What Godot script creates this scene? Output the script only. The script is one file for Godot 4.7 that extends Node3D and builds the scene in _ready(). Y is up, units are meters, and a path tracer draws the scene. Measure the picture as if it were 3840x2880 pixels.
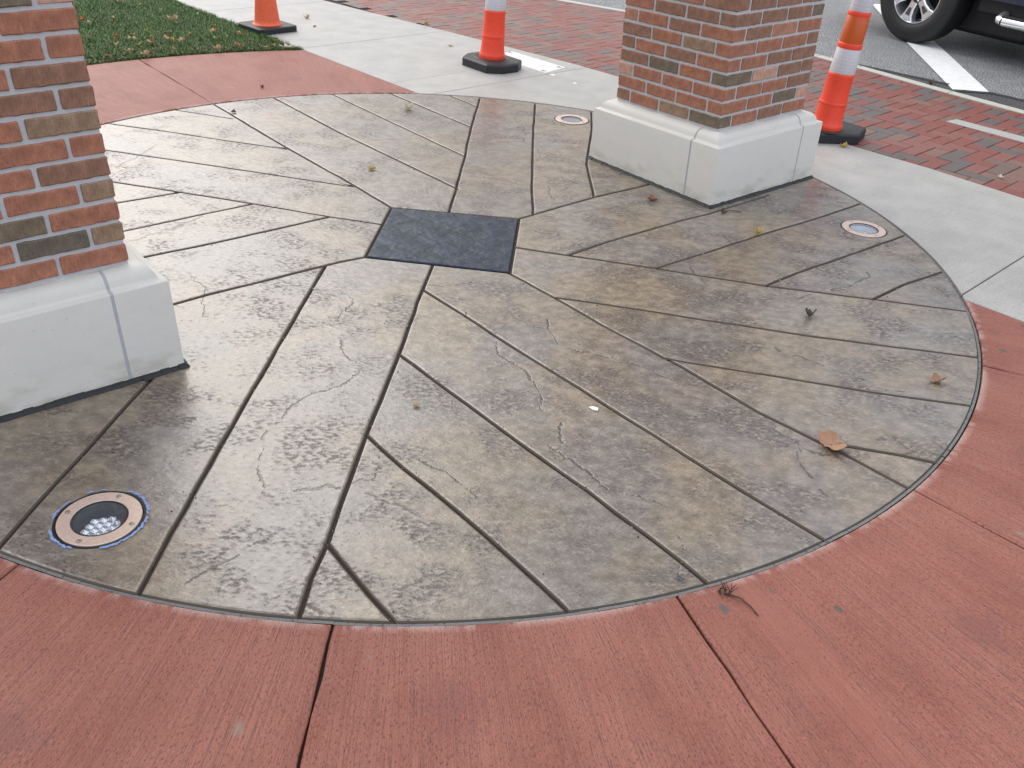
extends Node3D
# A stamped concrete roundel between two brick pillars, beside a brick paved strip and a road, under an overcast sky.
# World origin: centre of the roundel, y up, metres.

const R_IN := 2.318      # stamped concrete
const R_OUT := 2.3335     # inner edge of the red concrete ring
const R_RING := 3.585    # outer edge of the red ring
const CAM := Vector3(0.4254, 1.6008, 3.7578)
const PITCH := 0.56713
const ROLL := 0.06933
const PILLAR_UP := Vector3(-0.025, 1.0, -0.0034)
const WB := 0.873        # pillar plinth width
const WS := 0.712        # brick shaft width
const HB := 0.299        # plinth edge height
const HS := 0.350        # first brick course

var M := {}
var names := {}
var lut := PackedByteArray()
var rng := RandomNumberGenerator.new()

func lin(r: float, g: float, b: float) -> Color:
	return Color(r, g, b).linear_to_srgb()

func numbered(called: String) -> String:
	var n: int = names.get(called, 0)
	names[called] = n + 1
	return called if n == 0 else "%s_%03d" % [called, n]

func tag(o: Node, label: String, category: String, group := "") -> void:
	o.set_meta("label", label)
	o.set_meta("category", category)
	if group != "":
		o.set_meta("group", group)

func thing(called: String, label: String, category: String, at := Vector3.ZERO, yaw := 0.0, group := "") -> Node3D:
	var o := Node3D.new()
	o.name = numbered(called)
	add_child(o, true)
	o.position = at
	o.rotation.y = yaw
	tag(o, label, category, group)
	return o

func obj(called: String, mesh: Mesh, mat: Material, parent: Node = null) -> MeshInstance3D:
	var o := MeshInstance3D.new()
	o.mesh = mesh
	if mat:
		o.material_override = mat
	o.cast_shadow = GeometryInstance3D.SHADOW_CASTING_SETTING_ON
	if parent == null:
		o.name = numbered(called)
		add_child(o, true)
	else:
		o.name = called
		parent.add_child(o, true)
	return o

func struct(called: String, mesh: Mesh, mat: Material) -> MeshInstance3D:
	var o := obj(called, mesh, mat)
	o.set_meta("kind", "structure")
	return o

func struct_node(called: String) -> Node3D:
	var o := Node3D.new()
	o.name = numbered(called)
	add_child(o, true)
	o.set_meta("kind", "structure")
	return o

# ---------------------------------------------------------------- textures

func make_lut() -> void:
	lut.resize(1024)
	for i in 1024:
		var c := Color(i / 1023.0, 0, 0).linear_to_srgb()
		lut[i] = int(round(c.r * 255.0))

func nz(w: int, h: int, period: float, octaves: int, s: int, sx := 1.0, sy := 1.0, seamless := true, kind := 1) -> PackedByteArray:
	var n := FastNoiseLite.new()
	n.noise_type = FastNoiseLite.TYPE_SIMPLEX_SMOOTH if kind == 1 else (FastNoiseLite.TYPE_CELLULAR if kind == 2 else FastNoiseLite.TYPE_SIMPLEX)
	n.seed = s
	n.frequency = 1.0 / period
	n.fractal_type = FastNoiseLite.FRACTAL_FBM if octaves > 1 else FastNoiseLite.FRACTAL_NONE
	n.fractal_octaves = octaves
	var iw := maxi(4, int(w / sx))
	var ih := maxi(4, int(h / sy))
	var im: Image
	if seamless:
		im = n.get_seamless_image(iw, ih)
	else:
		im = n.get_image(iw, ih)
	im.convert(Image.FORMAT_L8)
	if iw != w or ih != h:
		im.resize(w, h, Image.INTERPOLATE_CUBIC)
	return im.get_data()

func tex_rgb(w: int, h: int, d: PackedByteArray) -> ImageTexture:
	return ImageTexture.create_from_image(Image.create_from_data(w, h, false, Image.FORMAT_RGB8, d))

func tex_l(w: int, h: int, d: PackedByteArray) -> ImageTexture:
	return ImageTexture.create_from_image(Image.create_from_data(w, h, false, Image.FORMAT_L8, d))

func mat(color: Color, rough: float, tex: Texture2D = null, bump: Texture2D = null, bump_cm := 0.0, spec := 0.5) -> StandardMaterial3D:
	var m := StandardMaterial3D.new()
	m.albedo_color = color
	m.roughness = rough
	m.metallic_specular = spec
	if tex:
		m.albedo_texture = tex
	if bump:
		m.heightmap_enabled = true
		m.heightmap_texture = bump
		m.heightmap_scale = bump_cm
	return m

func tri_map(m: StandardMaterial3D, s: float) -> StandardMaterial3D:
	m.uv1_triplanar = true
	m.uv1_world_triplanar = true
	m.uv1_scale = Vector3(s, s, s)
	return m

func put3(d: PackedByteArray, i: int, r: float, g: float, b: float) -> void:
	d[i] = lut[clampi(int(r * 1023.0), 0, 1023)]
	d[i + 1] = lut[clampi(int(g * 1023.0), 0, 1023)]
	d[i + 2] = lut[clampi(int(b * 1023.0), 0, 1023)]

# natural slate cracks pressed into the stamped concrete: walks between the given plan points
func crack_map(n: int, span: float, lines: Array) -> PackedByteArray:
	var k := PackedByteArray()
	k.resize(n * n)
	k.fill(128)
	var s := n / span
	for line in lines:
		var pts: Array = line
		var off := 0.0
		for i in pts.size() - 1:
			var a: Vector2 = pts[i]
			var b: Vector2 = pts[i + 1]
			var steps := int(a.distance_to(b) * s) + 1
			var dir := (b - a).normalized()
			var side := Vector2(-dir.y, dir.x)
			var w := 0.6 + 1.2 * rng.randf()
			var gapn := rng.randf() * 6.0
			for j in steps:
				off = clampf(off + (rng.randf() - 0.5) * 0.9 + ((rng.randf() - 0.5) * 7.0 if rng.randf() < 0.10 else 0.0), -7.0, 7.0)
				w = clampf(w + (rng.randf() - 0.5) * 0.8, 0.2, 2.9)
				var p := (a.lerp(b, float(j) / steps) + Vector2(span, span) * 0.5) * s + side * off
				gapn += rng.randf() - 0.5
				var lit := sin(gapn * 0.7) > -0.72
				for q in range(-4, 9):
					for t in 2:
						var pp := p + side * q + dir * t * 0.5
						var x := int(pp.x)
						var y := int(pp.y)
						if x < 0 or y < 0 or x >= n or y >= n:
							continue
						var v := 128.0
						if absf(q) <= w and lit:
							v = 8.0 + 14.0 * absf(q)
						elif q > 0:
							v = 128.0 + 22.0 * (1.0 - q / 9.0)
						else:
							v = 112.0 if lit else 128.0
						var at := y * n + x
						if k[at] > 60 or v < 60.0:
							k[at] = int(v)
	return k

func fine_over(m: StandardMaterial3D, s: float) -> void:
	m.detail_enabled = true
	m.detail_albedo = M.fine
	m.detail_blend_mode = BaseMaterial3D.BLEND_MODE_MUL
	m.detail_uv_layer = BaseMaterial3D.DETAIL_UV_2
	m.uv2_triplanar = true
	m.uv2_world_triplanar = true
	m.uv2_scale = Vector3(s, s, s)

func plaza_textures(cracks: Array) -> void:
	var n := 2048
	var A := nz(n, n, 300.0, 3, 11, 1, 1, false)
	var B := nz(n, n, 80.0, 5, 12, 1.3, 1, false)
	var C := nz(n, n, 7.5, 4, 13, 1.7, 1, false)
	var D := nz(n, n, 3.0, 2, 14, 1, 1, false)
	var E := nz(n, n, 210.0, 3, 15, 1, 1, false)
	var L := nz(n, n, 22.0, 5, 17, 1.4, 1, false)
	var K := crack_map(n, 4.8, cracks)
	var rn := FastNoiseLite.new()
	rn.seed = 29
	rn.noise_type = FastNoiseLite.TYPE_SIMPLEX_SMOOTH
	rn.frequency = 1.0 / 330.0
	rn.fractal_type = FastNoiseLite.FRACTAL_RIDGED
	rn.fractal_octaves = 4
	rn.fractal_gain = 0.55
	rn.domain_warp_enabled = true
	rn.domain_warp_amplitude = 26.0
	rn.domain_warp_frequency = 0.02
	var rim := rn.get_image(int(n / 1.5), n)
	rim.convert(Image.FORMAT_L8)
	rim.resize(n, n, Image.INTERPOLATE_CUBIC)
	var R := rim.get_data()
	var d := PackedByteArray()
	d.resize(n * n * 3)
	var hh := PackedByteArray()
	hh.resize(n * n)
	var rr := PackedByteArray()
	rr.resize(n * n)
	var mk := PackedByteArray()
	mk.resize(n * n)
	for i in n * n:
		var a := A[i] * 0.003922
		var b := B[i] * 0.003922
		var c := C[i] * 0.003922
		var g := D[i] * 0.003922
		var e := E[i] * 0.003922
		var l := L[i] * 0.003922
		var k := K[i]
		var t := clampf((a - 0.35) * 3.2, 0.0, 1.0)
		# tan to grey
		var r0 := 0.206 - 0.024 * t
		var g0 := 0.163 - 0.004 * t
		var b0 := 0.122 + 0.024 * t
		# mottling of the cement
		var mo := clampf(0.55 + 0.90 * l, 0.62, 1.35)
		r0 *= mo
		g0 *= mo
		b0 *= mo
		# mauve release colour in clouds, broken up finely
		var cl := clampf((b - 0.38) * 3.6, 0.0, 1.0) * clampf((e - 0.22) * 2.4, 0.0, 1.0)
		var fine := c + 0.40 * (g - 0.5)
		var pm := cl * clampf(0.36 + (fine - 0.46) * 2.6 + (l - 0.5) * 1.4, 0.0, 1.0) * 0.72
		r0 += (0.064 - r0) * pm
		g0 += (0.042 - g0) * pm
		b0 += (0.045 - b0) * pm
		# pale worn flecks
		var pl := clampf((0.38 - fine + 0.30 * (l - 0.5)) * 7.0, 0.0, 1.0) * (0.35 + 0.3 * cl)
		r0 += (0.340 - r0) * pl
		g0 += (0.292 - g0) * pl
		b0 += (0.240 - b0) * pl
		var sp := clampf((fine - 0.70 + 0.18 * cl + 0.2 * (l - 0.5)) * 5.0, 0.0, 1.0)
		mk[i] = int(255.0 * clampf(0.30 + 0.75 * cl + 0.5 * (l - 0.45), 0.15, 1.0))
		var hsh := ((i * 7919) ^ ((i >> 7) * 104729)) & 255
		var f := 0.74 + 0.36 * g + hsh * 0.0011
		if hsh > 246 - int(18.0 * cl):
			f *= 0.62
		var cleft := clampf((R[i] - 226) * 0.07, 0.0, 1.0) * clampf((b - 0.46) * 7.0, 0.0, 1.0) * clampf((l - 0.42) * 6.0, 0.0, 1.0)
		f *= 1.0 - 0.62 * cleft
		if k < 60:
			f *= 0.28 + 0.006 * k
		var q := i * 3
		d[q] = lut[clampi(int(r0 * f * 1023.0), 0, 1023)]
		d[q + 1] = lut[clampi(int(g0 * f * 1023.0), 0, 1023)]
		d[q + 2] = lut[clampi(int(b0 * f * 1023.0), 0, 1023)]
		hh[i] = clampi(int(88.0 + 44.0 * l + 30.0 * b + 22.0 * c - 34.0 * sp + 10.0 * g - 55.0 * cleft + (k - 128) * 0.42), 0, 255)
		rr[i] = clampi(int(255.0 * (0.255 + 0.08 * l + 0.20 * sp + 0.10 * pm + 0.08 * g)), 0, 255)
	var m := mat(Color.WHITE, 1.0, tex_rgb(n, n, d), tex_l(n, n, hh), 0.6)
	m.roughness_texture = tex_l(n, n, rr)
	m.roughness_texture_channel = BaseMaterial3D.TEXTURE_CHANNEL_GRAYSCALE
	# specks and grain finer than the big texture holds, multiplied over it where the release colour lies
	var w := 1024
	var F1 := nz(w, w, 2.6, 2, 18)
	var F2 := nz(w, w, 9.0, 4, 19, 1.6, 1)
	var F3 := nz(w, w, 5.0, 3, 20, 1.3, 1)
	var F4 := nz(w, w, 60.0, 3, 27)
	var fd := PackedByteArray()
	fd.resize(w * w * 4)
	for i in w * w:
		var sp := clampf((F2[i] * 0.003922 - 0.60 + 0.25 * (F4[i] * 0.003922 - 0.5)) * 7.0, 0.0, 1.0)
		sp = maxf(sp, clampf((F3[i] * 0.003922 - 0.66) * 7.0, 0.0, 1.0) * 0.8)
		var v := (0.66 + 0.46 * F1[i] * 0.003922) * (1.0 - 0.68 * sp)
		var q := i * 4
		fd[q] = lut[clampi(int(v * 1023.0), 0, 1023)]
		fd[q + 1] = lut[clampi(int(v * 0.985 * 1023.0), 0, 1023)]
		fd[q + 2] = lut[clampi(int(v * (0.98 + 0.05 * sp) * 1023.0), 0, 1023)]
		fd[q + 3] = 255
	M.fine = ImageTexture.create_from_image(Image.create_from_data(w, w, false, Image.FORMAT_RGBA8, fd))
	m.detail_mask = tex_l(n, n, mk)
	fine_over(m, 0.9)
	m.vertex_color_use_as_albedo = true
	m.metallic_specular = 0.70
	M.plaza = m

func red_textures() -> void:
	var w := 2048
	var h := 1024
	var S1 := nz(w, h, 3.4, 2, 21, 1, 100)
	var S2 := nz(w, h, 2.4, 2, 22, 1, 100)
	var P := nz(w, h, 5.0, 2, 23, 1, 1.5)
	var G := nz(w, h, 2.4, 1, 24)
	var A := nz(w, h, 330.0, 4, 25)
	var B := nz(w, h, 40.0, 3, 26)
	var d := PackedByteArray()
	d.resize(w * h * 3)
	var hh := PackedByteArray()
	hh.resize(w * h)
	# gum, drips and old splashes: u, v, radius, strength, colour
	var spots := [[1974, 194, 15.0, 0.6, 0.24, 0.20, 0.15], [150, 75, 7.0, 0.6, 0.20, 0.16, 0.12], [1038, 66, 14.0, 0.85, 0.10, 0.085, 0.075], [1190, 60, 9.0, 0.8, 0.12, 0.09, 0.08], [1300, 130, 10.0, 0.8, 0.10, 0.08, 0.07], [620, 330, 60.0, 0.35, 0.13, 0.06, 0.05], [330, 150, 80.0, 0.3, 0.15, 0.06, 0.05], [1560, 260, 70.0, 0.3, 0.14, 0.06, 0.05]]
	for y in h:
		var rad := 2.3 + 1.7 * y / h
		var edge := clampf(1.0 - (rad - R_OUT) / 0.024, 0.0, 1.0)
		for x in w:
			var i := y * w + x
			var s1 := S1[i] * 0.003922
			var s2 := S2[i] * 0.003922
			var p := P[i] * 0.003922
			var g := G[i] * 0.003922
			var a := A[i] * 0.003922
			var b := B[i] * 0.003922
			var st := clampf((s1 - 0.63 + 0.30 * (a - 0.5)) * 6.0, 0.0, 1.0) * clampf(0.55 + (b - 0.5) * 1.6, 0.0, 1.0)
			st = maxf(st, clampf((s2 - 0.50) * 4.0, 0.0, 1.0) * 0.62)
			var pit := clampf((p - 0.68) * 9.0, 0.0, 1.0)
			var t := clampf(a * 1.1 + b * 0.5 - 0.3, 0.0, 1.0)
			var r0 := 0.226 + 0.082 * t
			var g0 := 0.074 + 0.044 * t
			var b0 := 0.051 + 0.034 * t
			var dk := maxf(st * 0.70, pit * 0.66)
			r0 += (0.070 - r0) * dk
			g0 += (0.027 - g0) * dk
			b0 += (0.025 - b0) * dk
			var tan_ := clampf((0.26 - p) * 7.0, 0.0, 1.0) * 0.4
			r0 += (0.36 - r0) * tan_
			g0 += (0.20 - g0) * tan_
			b0 += (0.13 - b0) * tan_
			if edge > 0.0:
				var ef := edge * clampf((b + a - 0.75) * 2.2, 0.0, 1.0) * 0.6
				r0 += (0.46 - r0) * ef
				g0 += (0.33 - g0) * ef
				b0 += (0.30 - b0) * ef
			var hsh := ((i * 7919) ^ ((i >> 7) * 104729)) & 255
			var f := 0.72 + 0.38 * g + hsh * 0.0010
			var q := i * 3
			d[q] = lut[clampi(int(r0 * f * 1023.0), 0, 1023)]
			d[q + 1] = lut[clampi(int(g0 * f * 1023.0), 0, 1023)]
			d[q + 2] = lut[clampi(int(b0 * f * 1023.0), 0, 1023)]
			hh[i] = clampi(int(150.0 + 40.0 * s2 - 70.0 * st - 70.0 * pit + 22.0 * g + 20.0 * b), 0, 255)
	for s in spots:
		var rad: float = s[2]
		for dy in range(-int(rad * 1.2), int(rad * 1.2) + 1):
			for dx in range(-int(rad * 1.6), int(rad * 1.6) + 1):
				var y: int = s[1] + dy
				if y < 0 or y >= h:
					continue
				var x := posmod(int(s[0]) + dx, w)
				var i := y * w + x
				var far := Vector2(dx, dy * 1.42).length() / rad
				var share: float = clampf((1.0 - far) * 2.2 + (B[i] * 0.003922 - 0.5) * 3.0 + (P[i] * 0.003922 - 0.5), 0.0, 1.0) * s[3]
				for k in 3:
					var want: float = lut[int(s[4 + k] * 1023.0)]
					d[i * 3 + k] = int(lerpf(d[i * 3 + k], want, share))
	M.red = mat(Color.WHITE, 0.60, tex_rgb(w, h, d), tex_l(w, h, hh), 0.40, 0.42)

func white_textures() -> void:
	var w := 1024
	var S := nz(w, w, 4.5, 2, 31, 1, 40)
	var P := nz(w, w, 7.0, 2, 32, 1.2, 2.0)
	var G := nz(w, w, 2.4, 1, 33)
	var A := nz(w, w, 190.0, 4, 34)
	var d := PackedByteArray()
	d.resize(w * w * 3)
	var hh := PackedByteArray()
	hh.resize(w * w)
	for i in w * w:
		var s := S[i] * 0.003922
		var p := P[i] * 0.003922
		var g := G[i] * 0.003922
		var a := A[i] * 0.003922
		var f := (0.88 + 0.22 * a) * (0.84 + 0.32 * g) * (1.0 - 0.22 * clampf((p - 0.68) * 6.0, 0.0, 1.0)) * (0.92 + 0.15 * s)
		put3(d, i * 3, 0.365 * f, 0.352 * f, 0.331 * f)
		hh[i] = clampi(int(80.0 + 110.0 * s + 40.0 * g - 40.0 * clampf((p - 0.68) * 6.0, 0.0, 1.0)), 0, 255)
	M.white = mat(Color.WHITE, 0.52, tex_rgb(w, w, d), tex_l(w, w, hh), 0.32)

func small_textures() -> void:
	var w := 512
	# asphalt: grey stones in dark binder
	var A := nz(w, w, 9.0, 3, 41)
	var B := nz(w, w, 2.2, 1, 42)
	var C := nz(w, w, 110.0, 3, 43)
	var d := PackedByteArray()
	d.resize(w * w * 3)
	var hh := PackedByteArray()
	hh.resize(w * w)
	for i in w * w:
		var st := clampf((A[i] - 95) / 65.0, 0.0, 1.0)
		var f := (0.085 + 0.260 * st * (0.6 + 0.8 * B[i] / 255.0)) * (0.85 + 0.3 * C[i] / 255.0)
		put3(d, i * 3, f, f * 1.0, f * 1.02)
		hh[i] = clampi(int(40 + 170 * st + 30 * B[i] / 255.0), 0, 255)
	var at := tex_rgb(w, w, d)
	var ah := tex_l(w, w, hh)
	M.asphalt = mat(Color.WHITE, 0.72, at, ah, 0.5)
	M.asphalt_dark = mat(lin(0.30, 0.29, 0.30), 0.75, at, ah, 0.5)
	# grain shared by several plain materials, a tone round 1
	var G1 := nz(w, w, 3.0, 2, 44)
	var G2 := nz(w, w, 60.0, 4, 45)
	var G3 := nz(w, w, 14.0, 3, 46)
	for i in w * w:
		var f := (0.84 + 0.16 * G2[i] / 255.0) * (0.9 + 0.1 * G1[i] / 255.0)
		put3(d, i * 3, f, f, f)
		hh[i] = clampi(int(60 + 90.0 * G1[i] / 255.0 + 60.0 * G3[i] / 255.0), 0, 255)
	M.grain = tex_rgb(w, w, d)
	M.grain_h = tex_l(w, w, hh)
	# paint with scuffs and dirt worn through
	for i in w * w:
		var f := 1.0 - 0.55 * clampf((G3[i] / 255.0 * 0.6 + G2[i] / 255.0 * 0.4 - 0.60) * 6.0, 0.0, 1.0)
		f *= 0.93 + 0.07 * G1[i] / 255.0
		put3(d, i * 3, f, f, f * 0.99)
	M.worn = tex_rgb(w, w, d)
	# brick: drag marks down the face, pits, flashes of lighter and darker clay
	var V := nz(w, w, 6.0, 3, 47, 1, 14)
	var F := nz(w, w, 95.0, 3, 48)
	for i in w * w:
		var v := V[i] / 255.0
		var f := F[i] / 255.0
		var p := clampf((G3[i] / 255.0 - 0.70) * 6.0, 0.0, 1.0)
		var e := (0.68 + 0.46 * f) * (0.74 + 0.46 * v) * (1.0 - 0.45 * p) * (0.92 + 0.12 * G1[i] / 255.0)
		var w2 := clampf((f - 0.66) * 4.0, 0.0, 1.0) * v * 0.5
		put3(d, i * 3, minf(1.0, e * 0.88 + w2 * 0.16), minf(1.0, e * 0.86 + w2 * 0.24), minf(1.0, e * 0.86 + w2 * 0.24))
		hh[i] = clampi(int(90 + 60.0 * v + 40.0 * G1[i] / 255.0 - 80.0 * p), 0, 255)
	M.brick_tex = tex_rgb(w, w, d)
	M.brick_h = tex_l(w, w, hh)
	# cast stone: pale, a few pits, grime low down (v runs up the plinth)
	var Q := nz(w, w, 120.0, 4, 49)
	for y in w:
		var low := clampf(1.0 - (w - 1 - y) / 150.0, 0.0, 1.0)
		for x in w:
			var i := y * w + x
			var f := 0.96 + 0.04 * G2[i] / 255.0
			f *= 0.92 + 0.12 * G1[i] / 255.0
			f *= 1.0 - 0.02 * clampf((Q[i] / 255.0 - 0.5) * 4.0, 0.0, 1.0)
			if G3[i] > 218:
				f *= 0.76
			var gr := low * clampf((Q[i] / 255.0 - 0.42) * 3.0, 0.0, 1.0) * 0.24
			put3(d, i * 3, 0.590 * f * (1.0 - gr), 0.568 * f * (1.0 - gr * 1.06), 0.522 * f * (1.0 - gr * 1.25))
			hh[i] = clampi(int(120 + 50.0 * G1[i] / 255.0 - (50 if G3[i] > 222 else 0)), 0, 255)
	M.stone = mat(Color.WHITE, 0.62, tex_rgb(w, w, d), tex_l(w, w, hh), 0.06)
	# dark slate insert
	var T1 := nz(w, w, 60.0, 5, 51, 1.4, 1)
	var T2 := nz(w, w, 11.0, 3, 52, 1.6, 1)
	for i in w * w:
		var a := T1[i] / 255.0
		var b := T2[i] / 255.0
		var f := 0.42 + 0.85 * a + 0.25 * b
		var fl := 1.0 if (T2[i] > 232 and T1[i] > 165) else 0.0
		put3(d, i * 3, 0.017 * f + 0.3 * fl, 0.028 * f + 0.31 * fl, 0.047 * f + 0.33 * fl)
		hh[i] = clampi(int(40 + 160.0 * a + 22.0 * b), 0, 255)
	M.slate = mat(Color.WHITE, 0.42, tex_rgb(w, w, d), tex_l(w, w, hh), 1.1, 0.34)

func make_materials() -> void:
	M.bed = tri_map(mat(lin(0.044, 0.033, 0.025), 0.85, M.grain, M.grain_h, 0.2), 2.0)
	M.joint_grey = tri_map(mat(lin(0.165, 0.168, 0.165), 0.8, M.worn, M.grain_h, 0.3), 2.3)
	M.soil = tri_map(mat(lin(0.045, 0.05, 0.022), 0.95, M.grain, M.grain_h, 0.5), 1.3)
	M.far_ground = tri_map(mat(lin(0.05, 0.075, 0.03), 0.95, M.grain), 0.2)
	M.stone_mortar = tri_map(mat(lin(0.42, 0.43, 0.45), 0.85, M.grain, M.grain_h, 0.35), 3.0)
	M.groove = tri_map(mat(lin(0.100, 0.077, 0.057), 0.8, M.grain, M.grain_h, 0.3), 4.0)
	M.mortar = tri_map(mat(lin(0.53, 0.53, 0.545), 0.85, M.grain, M.grain_h, 0.35), 3.0)
	M.sealant = tri_map(mat(lin(0.012, 0.013, 0.016), 0.5, M.grain, M.grain_h, 0.5), 8.0)
	M.kerb = tri_map(mat(lin(0.50, 0.50, 0.44), 0.75, M.grain, M.grain_h, 0.2), 2.0)
	M.line_paint = tri_map(mat(lin(0.84, 0.84, 0.83), 0.6, M.grain, M.grain_h, 0.15), 1.1)
	M.tar = tri_map(mat(lin(0.020, 0.021, 0.024), 0.6, M.grain, M.grain_h, 0.4), 5.0)
	M.mark_strip = tri_map(mat(lin(0.40, 0.40, 0.38), 0.6, M.worn, M.grain_h, 0.3), 6.0)
	M.cover = tri_map(mat(lin(0.72, 0.71, 0.70), 0.5, M.grain, M.grain_h, 0.1), 2.5)
	M.steel = mat(lin(0.42, 0.41, 0.39), 0.35)
	M.steel.metallic = 0.9
	M.rubber = tri_map(mat(lin(0.013, 0.014, 0.017), 0.52, M.grain, M.grain_h, 0.2), 6.0)
	M.tyre = tri_map(mat(lin(0.014, 0.014, 0.015), 0.6, M.grain, M.grain_h, 0.15), 6.0)
	M.orange = tri_map(mat(lin(0.96, 0.075, 0.030), 0.45, M.grain, M.grain_h, 0.05), 3.0)
	M.orange_old = tri_map(mat(lin(0.78, 0.125, 0.045), 0.55, M.worn), 3.5)
	M.refl_white = tri_map(mat(lin(0.62, 0.61, 0.65), 0.35, M.grain, M.grain_h, 0.1), 9.0)
	M.dimple = mat(lin(0.86, 0.86, 0.88), 0.3)
	M.refl_orange = tri_map(mat(lin(0.62, 0.105, 0.012), 0.35, M.grain, M.grain_h, 0.1), 9.0)
	M.silver = mat(lin(0.42, 0.46, 0.52), 0.35)
	M.bronze = tri_map(mat(lin(0.74, 0.575, 0.485), 0.40, M.grain), 6.0)
	M.bronze.metallic = 0.5
	M.black_metal = mat(lin(0.010, 0.011, 0.013), 0.35)
	M.blue_tape = tri_map(mat(lin(0.20, 0.31, 0.60), 0.6, M.worn), 9.0)
	M.lens = mat(lin(0.88, 0.90, 0.95), 0.15)
	M.lens.metallic = 0.3
	M.glass = StandardMaterial3D.new()
	M.glass.transparency = BaseMaterial3D.TRANSPARENCY_ALPHA
	M.glass.albedo_color = Color(0.9, 0.95, 1.0, 0.06)
	M.glass.roughness = 0.03
	M.chrome = mat(lin(0.86, 0.87, 0.89), 0.20)
	M.chrome.metallic = 0.85
	M.rim_grey = mat(lin(0.10, 0.10, 0.11), 0.35)
	M.rim_grey.metallic = 0.6
	M.paint_navy = mat(lin(0.010, 0.024, 0.055), 0.22)
	M.paint_navy.clearcoat_enabled = true
	M.paint_navy.clearcoat = 1.0
	M.paint_navy.clearcoat_roughness = 0.04
	M.dark_plastic = mat(lin(0.010, 0.010, 0.011), 0.6)
	M.car_glass = mat(lin(0.012, 0.014, 0.016), 0.05)
	M.red_lens = mat(lin(0.35, 0.01, 0.01), 0.15)
	M.clear_lens = mat(lin(0.6, 0.62, 0.65), 0.12)
	var tones := {
		"r": [0.440, 0.188, 0.114], "o": [0.500, 0.240, 0.150], "s": [0.62, 0.360, 0.265], "b": [0.330, 0.172, 0.110],
		"m": [0.360, 0.235, 0.150], "d": [0.215, 0.163, 0.110], "k": [0.170, 0.142, 0.106]}
	for t in tones:
		var c: Array = tones[t]
		M["brick_" + t] = mat(lin(c[0], c[1], c[2]) , 0.82, M.brick_tex, M.brick_h, 0.14)
	var pt := {"red": [0.225, 0.070, 0.056], "rose": [0.235, 0.092, 0.076], "tan": [0.205, 0.115, 0.088], "grey": [0.165, 0.108, 0.090], "slate": [0.128, 0.104, 0.098]}
	for t in pt:
		var c: Array = pt[t]
		M["paver_" + t] = tri_map(mat(lin(c[0], c[1], c[2]), 0.56, M.grain, M.grain_h, 0.15), 2.2)
	var lf := {"tan": [0.52, 0.39, 0.235], "brown": [0.105, 0.060, 0.038], "yellow": [0.50, 0.36, 0.10], "orange": [0.42, 0.20, 0.075], "peach": [0.36, 0.205, 0.125], "rust": [0.235, 0.115, 0.055], "olive": [0.070, 0.065, 0.040], "white": [0.62, 0.58, 0.48]}
	for t in lf:
		var c: Array = lf[t]
		var m := tri_map(mat(lin(c[0], c[1], c[2]), 0.75, M.worn), 14.0)
		m.backlight_enabled = true
		m.backlight = lin(c[0] * 0.5, c[1] * 0.5, c[2] * 0.4)
		M["leaf_" + t] = m
	M.twig = mat(lin(0.045, 0.036, 0.030), 0.8)

# ---------------------------------------------------------------- mesh helpers

func begin() -> SurfaceTool:
	var st := SurfaceTool.new()
	st.begin(Mesh.PRIMITIVE_TRIANGLES)
	return st

func tri(st: SurfaceTool, a: Vector3, b: Vector3, c: Vector3, na: Vector3, nb: Vector3, nc: Vector3, ua := Vector2.ZERO, ub := Vector2.ZERO, uc := Vector2.ZERO) -> void:
	var n := (c - a).cross(b - a)
	if n.length_squared() < 1e-16:
		return
	var flip := n.dot(na + nb + nc) < 0.0
	st.set_normal(na)
	st.set_uv(ua)
	st.add_vertex(a)
	st.set_normal(nc if flip else nb)
	st.set_uv(uc if flip else ub)
	st.add_vertex(c if flip else b)
	st.set_normal(nb if flip else nc)
	st.set_uv(ub if flip else uc)
	st.add_vertex(b if flip else c)

func quad(st: SurfaceTool, a: Vector3, b: Vector3, c: Vector3, d: Vector3, n: Vector3, ua := Vector2.ZERO, ub := Vector2.ZERO, uc := Vector2.ZERO, ud := Vector2.ZERO) -> void:
	tri(st, a, b, c, n, n, n, ua, ub, uc)
	tri(st, a, c, d, n, n, n, ua, uc, ud)

func quad4(st: SurfaceTool, a: Vector3, b: Vector3, c: Vector3, d: Vector3, na: Vector3, nb: Vector3, nc: Vector3, nd: Vector3) -> void:
	tri(st, a, b, c, na, nb, nc)
	tri(st, a, c, d, na, nc, nd)

func uv_of(p: Vector2, mode: String, ac: float) -> Vector2:
	match mode:
		"plaza":
			return (p + Vector2(2.4, 2.4)) / 4.8
		"red":
			var a := ac + wrapf(atan2(p.x, p.y) - ac, -PI, PI)
			return Vector2(a * 2.9 / 2.4, (p.length() - 2.3) / 1.7)
		"white":
			return Vector2((p.x + p.y) * 0.70711 / 1.6, (p.x - p.y) * 0.70711 / 1.6)
		"tile":
			return p / 0.9
	return p / 1.1

func poly_area(p: PackedVector2Array) -> float:
	var s := 0.0
	for i in p.size():
		s += p[i].cross(p[(i + 1) % p.size()])
	return s * 0.5

func tidy(p: PackedVector2Array) -> PackedVector2Array:
	var q := PackedVector2Array()
	for v in p:
		if q.is_empty() or q[q.size() - 1].distance_to(v) > 0.002:
			q.append(v)
	while q.size() > 2 and q[0].distance_to(q[q.size() - 1]) < 0.002:
		q.remove_at(q.size() - 1)
	if poly_area(q) < 0.0:
		q.reverse()
	return q

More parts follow.
